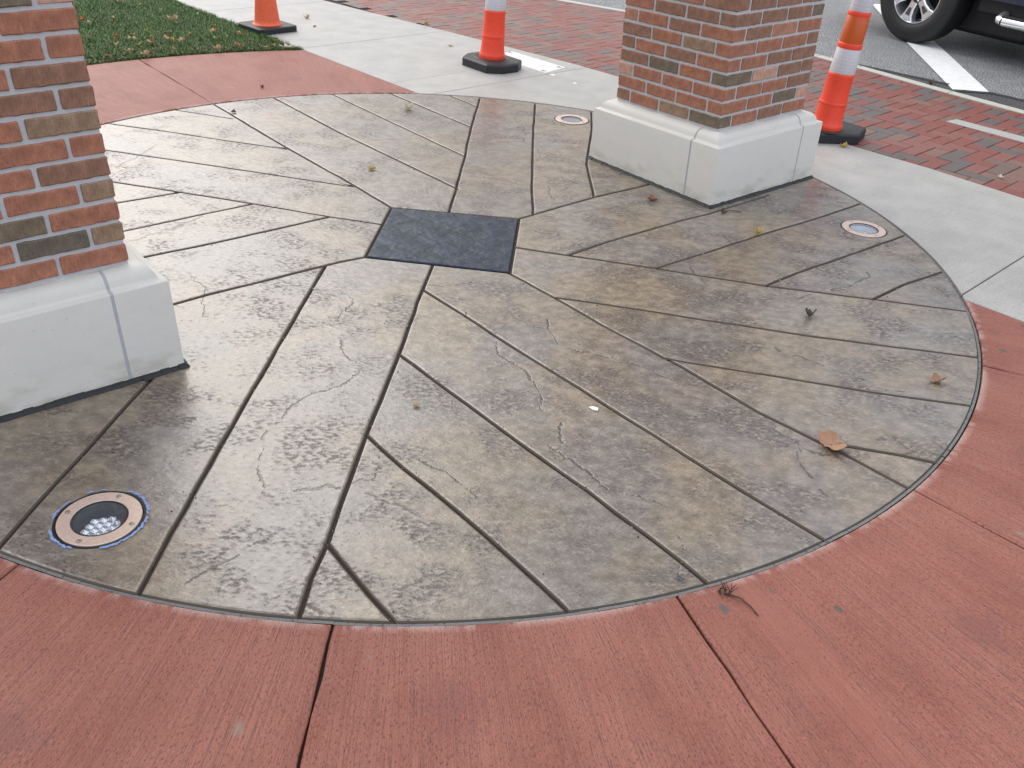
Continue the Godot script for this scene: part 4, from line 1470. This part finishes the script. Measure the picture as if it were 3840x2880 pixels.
	for u in [-6.6, -4.96, -3.36, -1.81, 0.03, 1.84, 3.4, 5.0]:
		# joints run straight across the walk
		var c := Vector2(u, u) * 0.70711
		var v := Vector2(0.70711, -0.70711)
		cutters.append(band(v2a([c + v * 1.0, c + v * 3.6]), 0.007, 0.0015))
	for cut in cutters:
		var next: Array[PackedVector2Array] = []
		for q in pieces:
			for r in Geometry2D.clip_polygons(q, cut):
				if absf(poly_area(r)) > 0.002:
					next.append(r)
		pieces = next
	var cov_cut: Array = Geometry2D.offset_polygon(cover_q, 0.008, Geometry2D.JOIN_MITER)
	for q in pieces:
		var parts := [q]
		var c := Vector2.ZERO
		for p in q:
			c += p
		c /= q.size()
		if Geometry2D.is_point_in_polygon(Vector2(0.35, -3.45), q):
			# the slab with the cover set in it: cast in two halves that meet at the cover
			parts = []
			var mid_a := Vector2(0.375, -3.455)
			for side in [-1.0, 1.0]:
				var v := Vector2(0.70711, -0.70711)
				var u := Vector2(0.70711, 0.70711)
				var half := v2a([mid_a - v * 4, mid_a + v * 4, mid_a + v * 4 + u * 6 * side, mid_a - v * 4 + u * 6 * side])
				for r in Geometry2D.intersect_polygons(q, half):
					for r2 in Geometry2D.clip_polygons(r, cov_cut[0]):
						parts.append(r2)
		for r in parts:
			var st := begin()
			slab(st, r, 0.0, 0.1, 0.0045, 0.004, "white")
			obj("concrete_slab", st.commit(), M.white, walk)
	struct("walk_bed", sheet(Geometry2D.clip_polygons(walk_poly, disc_poly(Vector2.ZERO, 2.325, 160))[0], -0.016), M.bed)
	for s in [[0.569, -3.074, 0.020], [0.73, -2.87, 0.016]]:
		var st := begin()
		slab(st, disc_poly(Vector2(s[0], s[1]), s[2], 18), 0.0022, 0.002, 0.004, 0.001, "")
		obj("paint_spot", st.commit(), M.line_paint, walk)
	# ---- lawn
	var lawn_poly := PackedVector2Array()
	lawn_poly = v2a([walk_in.call(-9.0), Vector2(-9.5, -9.5), Vector2(-14, -4), Vector2(-14, 12), Vector2(12, 14), walk_in.call(7.5)])
	var lawn_parts := Geometry2D.clip_polygons(lawn_poly, disc_poly(Vector2.ZERO, R_RING + 0.003, 220))
	var lawn := struct_node("lawn")
	for q in lawn_parts:
		obj("turf", sheet(q, -0.012), M.soil, lawn)
	# ---- red ring
	var red := struct_node("red_walk")
	var ring_big := disc_poly(Vector2.ZERO, R_RING, 240)
	var hole := disc_poly(Vector2.ZERO, R_OUT, 240)
	var walk_cut := v2a([walk_in.call(-9.0) + Vector2(-0.004, 0.004), walk_in.call(9.0) + Vector2(-0.004, 0.004), Vector2(20, -2), Vector2(2, -20)])
	var angles := [-180.0, -138.6, -115.0, -92.0, -70.0, -45.0, -18.6, 1.2, 21.9, 44.35, 67.5, 90.0, 112.0, 180.0]
	for i in angles.size() - 1:
		var a0 := deg_to_rad(angles[i])
		var a1 := deg_to_rad(angles[i + 1])
		var sec := PackedVector2Array()
		var steps := maxi(4, int((a1 - a0) / 0.022))
		for j in steps + 1:
			var a := lerpf(a0, a1, float(j) / steps)
			sec.append(Vector2(sin(a), cos(a)) * R_OUT)
		for j in range(steps, -1, -1):
			var a := lerpf(a0, a1, float(j) / steps)
			sec.append(Vector2(sin(a), cos(a)) * R_RING)
		var e0 := Vector2(cos(a0), -sin(a0)) * 0.004
		var cuts: Array[PackedVector2Array] = [walk_cut]
		for a in [a0, a1]:
			cuts.append(band(v2a([Vector2(sin(a), cos(a)) * 2.2, Vector2(sin(a), cos(a)) * 3.8]), 0.0075, 0.004))
		var qs: Array[PackedVector2Array] = [sec]
		for cut in cuts:
			var next: Array[PackedVector2Array] = []
			for q in qs:
				next.append_array(Geometry2D.clip_polygons(q, cut))
			qs = next
		for q in qs:
			if absf(poly_area(q)) < 0.004:
				continue
			var st := begin()
			slab(st, q, 0.0, 0.1, 0.005, 0.005, "red")
			obj("red_slab", st.commit(), M.red, red)
	var rb := begin()
	for i in 180:
		var a := Vector2(sin(i * TAU / 180), cos(i * TAU / 180))
		var b := Vector2(sin((i + 1) * TAU / 180), cos((i + 1) * TAU / 180))
		quad(rb, Vector3(a.x, 0, a.y) * 2.322 - Vector3(0, 0.02, 0), Vector3(b.x, 0, b.y) * 2.322 - Vector3(0, 0.02, 0), Vector3(b.x, 0, b.y) * 3.575 - Vector3(0, 0.02, 0), Vector3(a.x, 0, a.y) * 3.575 - Vector3(0, 0.02, 0), Vector3.UP)
	struct("red_bed", rb.commit(), M.bed)

	# ---- stamped roundel
	var plaza := struct_node("stamped_roundel")
	var lights := [[Vector2(-0.622, 2.034), 0.1135], [Vector2(2.096, -0.394), 0.1135], [Vector2(0.689, -1.937), 0.1135]]
	var slabs: Array[PackedVector2Array] = [disc_poly(Vector2.ZERO, R_IN, 240)]
	var tile := v2a([Vector2(-0.204, -0.247), Vector2(0.402, -0.219), Vector2(0.382, 0.376), Vector2(-0.228, 0.322)])
	var tile_cut: Array = Geometry2D.offset_polygon(tile, 0.008, Geometry2D.JOIN_MITER)
	for gi in grooves.size():
		var line := v2a(grooves[gi])
		var n := line.size()
		for e in [0, n - 1]:
			var other := line[1] if e == 0 else line[n - 2]
			var d := (line[e] - other).normalized()
			line[e] += d * (0.06 if line[e].length() > 2.2 else 0.006)
		var cuts: Array[PackedVector2Array] = [band(line, 0.0095, 0.0032)]
		if gi == 0:
			cuts.append(tile_cut[0])
		for cut in cuts:
			var next: Array[PackedVector2Array] = []
			for q in slabs:
				for r in Geometry2D.clip_polygons(q, cut):
					if not Geometry2D.is_polygon_clockwise(r) == Geometry2D.is_polygon_clockwise(q):
						print("hole left by groove ", gi)
						continue
					next.append(r)
			slabs = next
	var next2 := slabs
	for q in next2:
		if absf(poly_area(q)) < 0.0015:
			continue
		var holes := []
		for l in lights:
			if Geometry2D.is_point_in_polygon(l[0], q):
				holes.append(l)
		var st := begin()
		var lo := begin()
		var tone := rng.randf()
		var warm := rng.randf()
		st.set_color(Color(0.86 + 0.14 * tone, 0.85 + 0.14 * tone, 0.83 + 0.14 * tone - 0.05 * warm))
		slab(st, q, -0.0015 * rng.randf(), 0.06, 0.0085, 0.010, "plaza", holes, lo)
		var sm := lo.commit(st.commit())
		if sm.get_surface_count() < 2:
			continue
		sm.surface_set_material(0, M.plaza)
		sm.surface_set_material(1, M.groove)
		obj("stamped_slab", sm, null, plaza)
	var ts := begin()
	slab(ts, Geometry2D.offset_polygon(tile, -0.003)[0], 0.0, 0.05, 0.006, 0.006, "tile")
	var tl := obj("slate_insert", ts.commit(), M.slate, plaza)
	tl.set_meta("label", "square dark blue grey slate insert")
	var jb := begin()
	for side in [-1.0, 1.0]:
		# the bed in vertical strips, so that the wells of the three lights stay open
		var strips := [-3.0, lights[0][0].x, lights[2][0].x, lights[1][0].x, 3.0]
		if side > 0:
			break
		for k in 4:
			var qs := Geometry2D.intersect_polygons(disc_poly(Vector2.ZERO, R_IN - 0.002, 160), v2a([Vector2(strips[k], -3), Vector2(strips[k + 1], -3), Vector2(strips[k + 1], 3), Vector2(strips[k], 3)]))
			for l in lights:
				var nq: Array[PackedVector2Array] = []
				for q in qs:
					nq.append_array(Geometry2D.clip_polygons(q, disc_poly(l[0], 0.1132, 40)))
				qs = nq
			for q in qs:
				var idx := Geometry2D.triangulate_polygon(q)
				for i in range(0, idx.size(), 3):
					tri(jb, Vector3(q[idx[i]].x, -0.0135, q[idx[i]].y), Vector3(q[idx[i + 1]].x, -0.0135, q[idx[i + 1]].y), Vector3(q[idx[i + 2]].x, -0.0135, q[idx[i + 2]].y), Vector3.UP, Vector3.UP, Vector3.UP)
	obj("joint_bed", jb.commit(), M.bed, plaza)
	# grit and leaf crumbs caught in the grooves
	var crumbs := {}
	for gi in grooves.size():
		var line := v2a(grooves[gi])
		for i in line.size() - 1:
			var cnt := int(line[i].distance_to(line[i + 1]) * 46.0)
			for k in cnt:
				var t := rng.randf()
				var dd := (line[i + 1] - line[i]).normalized()
				var p := line[i].lerp(line[i + 1], t) + Vector2(-dd.y, dd.x) * (rng.randf() - 0.5) * (0.012 if rng.randf() < 0.8 else 0.06)
				var s := 0.0015 + 0.0035 * rng.randf() * rng.randf()
				var y := -0.011 if absf((p - line[i]).cross(dd)) < 0.005 else 0.0
				var kind: String = ["soil", "soil", "groove", "leaf_tan", "leaf_brown", "groove"][rng.randi() % 6]
				if not crumbs.has(kind):
					crumbs[kind] = begin()
				var top := Vector3(p.x, y + s * 0.9, p.y)
				for q in 4:
					var a := q * PI / 2 + t * 9.0
					var e0 := Vector3(p.x + cos(a) * s, y, p.y + sin(a) * s * 0.7)
					var e1 := Vector3(p.x + cos(a + PI / 2) * s, y, p.y + sin(a + PI / 2) * s * 0.7)
					var nn := (e1 - top).cross(e0 - top).normalized()
					if nn.y < 0:
						nn = -nn
					tri(crumbs[kind], top, e0, e1, nn, nn, nn)
	var gm: ArrayMesh = null
	var gk := crumbs.keys()
	for k in gk:
		gm = crumbs[k].commit(gm)
	for i in gk.size():
		gm.surface_set_material(i, M[gk[i]])
	obj("groove_grit", gm, null, plaza).set_meta("kind", "stuff")
	# expansion joint filler round the roundel
	var js := begin()
	for i in 300:
		var a := i * TAU / 300
		var b := (i + 1) * TAU / 300
		var y := -0.004 - 0.003 * absf(sin(i * 0.21) + 0.5 * sin(i * 0.67)) 
		var r0 := R_IN + 0.001
		var r1 := R_IN + 0.010
		var p := [Vector3(sin(a) * r0, y - 0.003, cos(a) * r0), Vector3(sin(b) * r0, y - 0.003, cos(b) * r0), Vector3(sin(b) * (r0 + 0.005), y, cos(b) * (r0 + 0.005)), Vector3(sin(a) * (r0 + 0.005), y, cos(a) * (r0 + 0.005)), Vector3(sin(b) * r1, y - 0.003, cos(b) * r1), Vector3(sin(a) * r1, y - 0.003, cos(a) * r1)]
		quad(js, p[0], p[1], p[2], p[3], Vector3.UP)
		quad(js, p[3], p[2], p[4], p[5], Vector3.UP)
	obj("edge_joint", js.commit(), M.joint_grey, plaza)

	# ---- brick pavers, herringbone at the angle of the street
	var pave := struct_node("brick_paving")
	var strip := PackedVector2Array()
	for p in pave_line:
		strip.append(p + Vector2(0.003, -0.003))
	for i in range(kerb_line.size() - 1, -1, -1):
		strip.append(kerb_line[i] + Vector2(-0.003, 0.003))
	struct("paving_bed", sheet(strip, -0.014), M.bed)
	var pr := RandomNumberGenerator.new()
	pr.seed = 77
	var found := []
	var uu := Vector2(0.70711, 0.70711)
	var vv := Vector2(0.70711, -0.70711)
	var wd := 0.0985
	var inv := cam.transform.affine_inverse()
	var kinds := ["red", "red", "red", "rose", "rose", "red", "tan", "tan", "grey", "slate", "slate", "rose", "red"]
	for i in range(-82, 58):
		for j in range(28, 60):
			var t := posmod(i - j, 4)
			if t != 0 and t != 3:
				continue
			var x0 := i * wd + 0.0
			var y0 := j * wd
			var w := wd * (2 if t == 0 else 1)
			var hgt := wd * (1 if t == 0 else 2)
			var gap := 0.0029
			var rect := PackedVector2Array()
			for q in [[x0 + gap, y0 + gap], [x0 + w - gap, y0 + gap], [x0 + w - gap, y0 + hgt - gap], [x0 + gap, y0 + hgt - gap]]:
				rect.append(uu * (q[0] + (pr.randf() - 0.5) * 0.0015) + vv * (q[1] + (pr.randf() - 0.5) * 0.0015))
			var kind: String = kinds[pr.randi() % kinds.size()]
			var lift := (pr.randf() - 0.5) * 0.003
			for r in Geometry2D.intersect_polygons(rect, strip):
				if absf(poly_area(r)) < 0.0012:
					continue
				var c := Vector2.ZERO
				for p in r:
					c += p
				c /= r.size()
				var lc := inv * Vector3(c.x, 0, c.y)
				var sx := lc.x / -lc.z
				var sy := lc.y / -lc.z
				var seen := lc.z < 0 and absf(sx) < 0.60 and absf(sy) < 0.45
				found.append([seen, -lc.z, r, kind, lift])
	found.sort_custom(func(a, b): return (a[0] and not b[0]) or (a[0] == b[0] and a[1] < b[1]))
	var bulk := {}
	for k in found.size():
		var f: Array = found[k]
		if k < 300:
			var st := begin()
			slab(st, f[2], f[4], 0.04, 0.0045, 0.004, "")
			obj("paver", st.commit(), M["paver_" + f[3]], pave)
		else:
			if not bulk.has(f[3]):
				bulk[f[3]] = begin()
			slab(bulk[f[3]], f[2], f[4], 0.04, 0.0045, 0.004, "")
	var bm: ArrayMesh = null
	var bk := bulk.keys()
	for k in bk:
		bm = bulk[k].commit(bm)
	for i in bk.size():
		bm.surface_set_material(i, M["paver_" + bk[i]])
	obj("farther_pavers", bm, null, pave).set_meta("kind", "stuff")

	# ---- pillars
	var rt := {"00": "rmd", "01": "rrr", "02": "rrr", "03": "bdr", "04": "rbr", "05": "brm", "06": "rbr", "07": "rbb", "08": "rrb", "09": "brr", "10": "rbr", "11": "rrd", "12": "rrb", "13": "dsb", "14": "rbb", "15": "rrr", "16": "bor", "17": "bbb", "18": "bbb", "19": "rbr", "21": "srr", "23": "brr", "25": "brr", "27": "drr"}
	var yaw := deg_to_rad(41.6)
	pillar("square brick pillar on a pale stone plinth, beside the leaning delineator and the brick paving", Vector2(1.3946, -1.1490), yaw, 12, rt, 501)
	var ltn := {"10": "rrr", "11": "rrk", "12": "mdr", "13": "brr", "14": "brb", "15": "brr", "16": "rrm", "17": "rbb", "18": "rrb", "19": "brr", "110": "rrr", "111": "rrd", "112": "rkr", "21": "mrr", "23": "mrr", "25": "rbr", "27": "brr", "29": "rrr", "211": "srr"}
	pillar("nearest square brick pillar, cut off by the left edge of the photo", Vector2(-1.2800, 1.2310), deg_to_rad(40.9), 13, ltn, 733)

	# ---- lights in the paving
	ground_light("in-ground uplight with bronze ring nearest the viewer, before the left pillar", lights[0][0], 0.35, true)
	ground_light("in-ground uplight at the right edge of the roundel, right of the far pillar", lights[1][0], 0.9, false)
	ground_light("farthest in-ground uplight, left of the far pillar plinth near the pale walk", lights[2][0], 1.4, false)

	# ---- things along the street
	cone(Vector3(-1.795, 0, -3.945))
	tube_post("orange and white delineator standing beside the white access cover", Vector3(0.1017, 0, -3.2199), 0.0233, 0.74, Vector2(0.345, 0.44), Vector2(0.10, 0.075), Vector2(0.106, -3.20))
	tube_post("orange and white delineator behind the right pillar, on the edge of the brick paving", Vector3(2.29, 0, -1.93), 0.0485, 0.10, Vector2(0.54, 0.33), Vector2(0.11, 0.155), Vector2(2.30, -1.96))
	truck(Vector3(3.950, 0, -5.350), deg_to_rad(-57.0))

	var cv := thing("access_cover", "white rectangular utility access cover set in the pale concrete walk", "utility cover", Vector3.ZERO)
	var cs := begin()
	slab(cs, cover_q, 0.001, 0.03, 0.004, 0.003, "")
	obj("plate", cs.commit(), M.cover, cv)
	for p in [Vector2(0.50, -3.185), Vector2(0.225, -3.735), Vector2(0.62, -3.335)]:
		var bl := obj("bolt", lathe([Vector2(0.020, 0.0), Vector2(0.020, 0.0025), Vector2(0.014, 0.003), Vector2(0.012, 0.0015), Vector2(0.0, 0.0015)], 16), M.steel, cv)
		bl.position = Vector3(p.x, 0.001, p.y)
	var cf := begin()
	slab(cf, Geometry2D.offset_polygon(cover_q, 0.0075, Geometry2D.JOIN_MITER)[0], -0.007, 0.03, 0.002, 0.002, "")
	obj("frame", cf.commit(), M.tar, cv)

	var mk := begin()
	var q0 := Vector2(3.300, -2.522)
	var q1 := Vector2(3.401, -2.592)
	var q2 := Vector2(4.02, -1.945)
	var q3 := Vector2(3.925, -1.840)
	slab(mk, v2a([q0, q1, q2, q3]), 0.0045, 0.003, 0.004, 0.002, "")
	for i in 44:
		for j in 6:
			var p := q0.lerp(q3, (i + 0.5) / 44.0).lerp(q1.lerp(q2, (i + 0.5) / 44.0), (j + 0.5) / 6.0)
			if pr.randf() < 0.25:
				continue
			var c := Vector3(p.x, 0.0042, p.y)
			var top := c + Vector3(0, 0.0042, 0)
			for k in 6:
				var d0 := Vector3(cos(k * TAU / 6), 0, sin(k * TAU / 6))
				var d1 := Vector3(cos((k + 1) * TAU / 6), 0, sin((k + 1) * TAU / 6))
				tri(mk, top, c + d0 * 0.0075, c + d1 * 0.0075, Vector3.UP, (Vector3.UP + d0).normalized(), (Vector3.UP + d1).normalized())
	var mo := obj("marking_strip", mk.commit(), M.mark_strip)
	tag(mo, "worn white studded marking strip stuck on the brick pavers", "marking strip")

	# ---- fallen leaves
	leaf("fallen_leaf", "peach brown curled leaf close to the right rim of the roundel", Vector2(1.929, 1.033), 0, 0.4, leaf_mesh(0.062, 3, 0.35, 0.5, 5), "peach")
	leaf("fallen_leaf", "largest two lobed brown and tan leaf, lying across a groove at right", Vector2(1.438, 1.475), 0, 0.2, leaf_mesh(0.112, 2, 0.50, 0.16, 6, 0.85), "peach")
	leaf("fallen_leaf", "dark olive crumpled leaf on the right planks of the roundel", Vector2(1.587, 0.587), 0, 1.2, leaf_mesh(0.060, 3, 0.30, 0.6, 7), "olive")
	leaf("fallen_leaf", "brown curled leaf lying below the far pillar plinth, left of its corner", Vector2(1.071, -0.583), 0, 2.6, leaf_mesh(0.066, 3, 0.32, 0.7, 8, 0.6), "rust")
	leaf("fallen_leaf", "yellow orange crumpled leaf in a groove right of the pillar corner", Vector2(1.545, -0.235), 0, 0.9, leaf_mesh(0.052, 5, 0.36, 0.9, 9), "yellow")
	leaf("fallen_leaf", "pale lobed leaf on the far planks, close to the back rim", Vector2(-0.356, -1.912), 0, 0.1, leaf_mesh(0.080, 5, 0.45, 0.7, 10, 0.7), "white")
	leaf("fallen_leaf", "small yellow leaf midway on the planks behind the slate insert", Vector2(-0.388, -0.754), 0, 0.3, leaf_mesh(0.052, 2, 0.2, 0.7, 11, 0.5), "yellow")
	leaf("fallen_leaf", "small dark curled leaf on the roundel near the far red slab", Vector2(-1.368, -1.585), 0, 0.7, leaf_mesh(0.040, 3, 0.3, 0.5, 12), "brown")
	leaf("leaf_scrap", "tiny tan leaf scrap on the near plank left of centre", Vector2(0.126, 1.414), 0, 0.5, leaf_mesh(0.026, 2, 0.15, 0.8, 13, 0.6), "tan")
	leaf("fallen_leaf", "curled leaf against the base of the delineator behind the pillar", Vector2(2.375, -1.745), 0, 0.2, leaf_mesh(0.060, 3, 0.3, 0.9, 14, 0.6), "yellow")
	leaf("fallen_leaf", "pale thin leaf with a long stalk on the pavers at right", Vector2(3.175, -1.343), 0.002, 2.0, leaf_mesh(0.055, 3, 0.4, 0.9, 15, 0.5), "white")
	leaf("fallen_leaf", "tan leaf on the seam of pale walk and brick paving", Vector2(-0.562, -4.606), 0.002, 0.6, leaf_mesh(0.080, 5, 0.4, 0.8, 16), "tan")
	leaf("fallen_leaf", "small pale leaf on the walk left of the delineator", Vector2(-0.262, -3.801), 0, 0.1, leaf_mesh(0.055, 5, 0.4, 0.5, 17, 0.6), "tan")
	leaf("fallen_leaf", "brown tinted leaf on the walk right of the cone, the farther of two", Vector2(-1.602, -4.508), 0, 0.1, leaf_mesh(0.060, 3, 0.4, 0.8, 18), "tan")
	leaf("fallen_leaf", "small flat leaf on the walk right of the cone base, the nearer of two", Vector2(-1.46, -4.185), 0, 1.1, leaf_mesh(0.040, 3, 0.3, 0.6, 19, 0.5), "brown")
	leaf("fallen_leaf", "dark leaf scrap on the far red slab", Vector2(-1.353, -2.172), 0, 1.1, leaf_mesh(0.038, 3, 0.3, 0.9, 20, 0.6), "brown")
	leaf("fallen_leaf", "dark crumpled leaf in the gutter beside the painted bar", Vector2(3.585, -3.616), 0.003, 1.1, leaf_mesh(0.085, 5, 0.4, 0.9, 21, 0.6), "brown")
	leaf("fallen_leaf", "big pale leaf lying on the edge of red slab and lawn", Vector2(-1.474, -3.330), 0.004, 0.1, leaf_mesh(0.125, 5, 0.35, 0.35, 22, 0.55), "white")
	var ch := begin()
	slab(ch, v2a([Vector2(-0.016, -0.006), Vector2(-0.004, -0.012), Vector2(0.015, -0.004), Vector2(0.012, 0.010), Vector2(-0.004, 0.008)]), 0.004, 0.003, 0.001, 0.001, "")
	var chip := obj("paint_chip", ch.commit(), M.line_paint)
	chip.position = Vector3(0.696, 0.0005, 1.362)
	tag(chip, "small white chip lying on the plank right of the slate insert", "chip")
	for tw in [[Vector2(1.417, -0.476), 0.5, 31, "twig with dry scraps below the corner of the pillar plinth"], [Vector2(0.99, 2.150), -0.5, 32, "tangle of dark twig on the front rim of the roundel"]]:
		var r := RandomNumberGenerator.new()
		r.seed = tw[2]
		var st := begin()
		add_tube(st, [Vector3(0, 0.003, 0), Vector3(0.04, 0.006, -0.004), Vector3(0.07, 0.005, 0.008), Vector3(0.095, 0.002, 0.024)], 0.0022, 0.0015, 6)
		for i in 14:
			var c := Vector3(-0.02 + r.randf() * 0.035, 0.003, (r.randf() - 0.5) * 0.03)
			var d := Vector3(r.randf() - 0.5, r.randf() * 0.7, r.randf() - 0.5) * 0.04
			add_tube(st, [c, c + d * 0.5 + Vector3(0, 0.003, 0), c + d], 0.0016, 0.0007, 4)
		var o := obj("twig", st.commit(), M.twig)
		o.position = Vector3(tw[0].x, 0.0, tw[0].y)
		o.rotation.y = tw[1]
		tag(o, tw[3], "twig")
	# leaves in the grass
	var lr := RandomNumberGenerator.new()
	lr.seed = 61
	var lawn_kinds := ["tan", "brown", "yellow", "orange"]
	var lawn_labels := ["dry tan leaf lying in the lawn grass", "dark brown leaf lying in the lawn grass", "yellowed leaf lying in the lawn grass", "orange brown leaf lying in the lawn grass"]
	var lawn_meshes := []
	for k in 4:
		lawn_meshes.append([leaf_mesh(0.09, 5, 0.42, 0.6, 71 + k * 3, 0.55), leaf_mesh(0.09, 3, 0.35, 0.9, 72 + k * 3, 0.6)])
	for row in lawn_leaves:
		for q in row:
			var k := int(q[3])
			var o := leaf("lawn_leaf", lawn_labels[k], Vector2(q[0], q[1]), 0.024 + lr.randf() * 0.012, lr.randf() * TAU, lawn_meshes[k][lr.randi() % 2], lawn_kinds[k], "fallen leaves on the lawn, " + lawn_kinds[k])
			var s: float = q[2] / 0.09 * 1.4
			o.scale = Vector3(s, s, s)
			o.rotation.x = (lr.randf() - 0.5) * 0.5
	# ---- grass
	grass(lawn_poly)

func grass(lawn_poly: PackedVector2Array) -> void:
	var r := RandomNumberGenerator.new()
	r.seed = 88
	var st := begin()
	for k in 9:
		var a := r.randf() * TAU
		var root := Vector3((r.randf() - 0.5) * 0.034, -0.012, (r.randf() - 0.5) * 0.034)
		var h := 0.022 + 0.022 * r.randf()
		var lean := Vector3(cos(a), 0, sin(a)) * (0.012 + 0.030 * r.randf())
		var side := Vector3(-sin(a), 0, cos(a)) * 0.0015
		var mid := root + lean * 0.35 + Vector3(0, h * 0.62, 0)
		var tip := root + lean + Vector3(0, h, 0)
		var n := (Vector3(cos(a), 0.8, sin(a))).normalized()
		quad(st, root - side, root + side, mid + side * 0.8, mid - side * 0.8, n)
		tri(st, mid - side * 0.8, mid + side * 0.8, tip, n, n, n)
	var m := mat(Color.WHITE, 0.55)
	m.vertex_color_use_as_albedo = true
	m.backlight_enabled = true
	m.backlight = lin(0.04, 0.08, 0.02)
	var spots: Array[Transform3D] = []
	var cols: Array[Color] = []
	var patch := FastNoiseLite.new()
	patch.seed = 5
	patch.frequency = 2.2
	for i in 60000:
		var x := -5.4 + 4.3 * r.randf()
		var z := -7.0 + 4.9 * r.randf()
		var p := Vector2(x, z)
		if p.length() < R_RING + 0.012 or x - z > 1.972:
			continue
		var dd := patch.get_noise_2d(x, z)
		var s := 0.8 + 0.5 * r.randf() + 0.3 * dd
		if p.length() < R_RING + 0.10:
			s *= 0.75
		spots.append(Transform3D(Basis(Vector3.UP, r.randf() * TAU).scaled(Vector3(1, s, 1)), Vector3(x, 0, z)))
		var dry := r.randf()
		var near := clampf(1.0 - (p.length() - R_RING) / 0.45, 0.0, 1.0) * 0.30
		var c := Color(0.066, 0.180, 0.030).lerp(Color(0.150, 0.280, 0.056), r.randf() * 0.7 + dd * 0.4)
		if dry < 0.05 + near * 0.6:
			c = Color(0.24, 0.20, 0.10)
		elif dry < 0.16 + near:
			c = Color(0.13, 0.16, 0.06)
		cols.append(c)
	var mm := MultiMesh.new()
	mm.transform_format = MultiMesh.TRANSFORM_3D
	mm.use_colors = true
	mm.mesh = st.commit()
	mm.instance_count = spots.size()
	for i in spots.size():
		mm.set_instance_transform(i, spots[i])
		mm.set_instance_color(i, cols[i])
	var g := MultiMeshInstance3D.new()
	g.name = "lawn_grass"
	g.multimesh = mm
	g.material_override = m
	add_child(g, true)
	tag(g, "short green lawn grass behind the red concrete ring", "grass")
	g.set_meta("kind", "stuff")
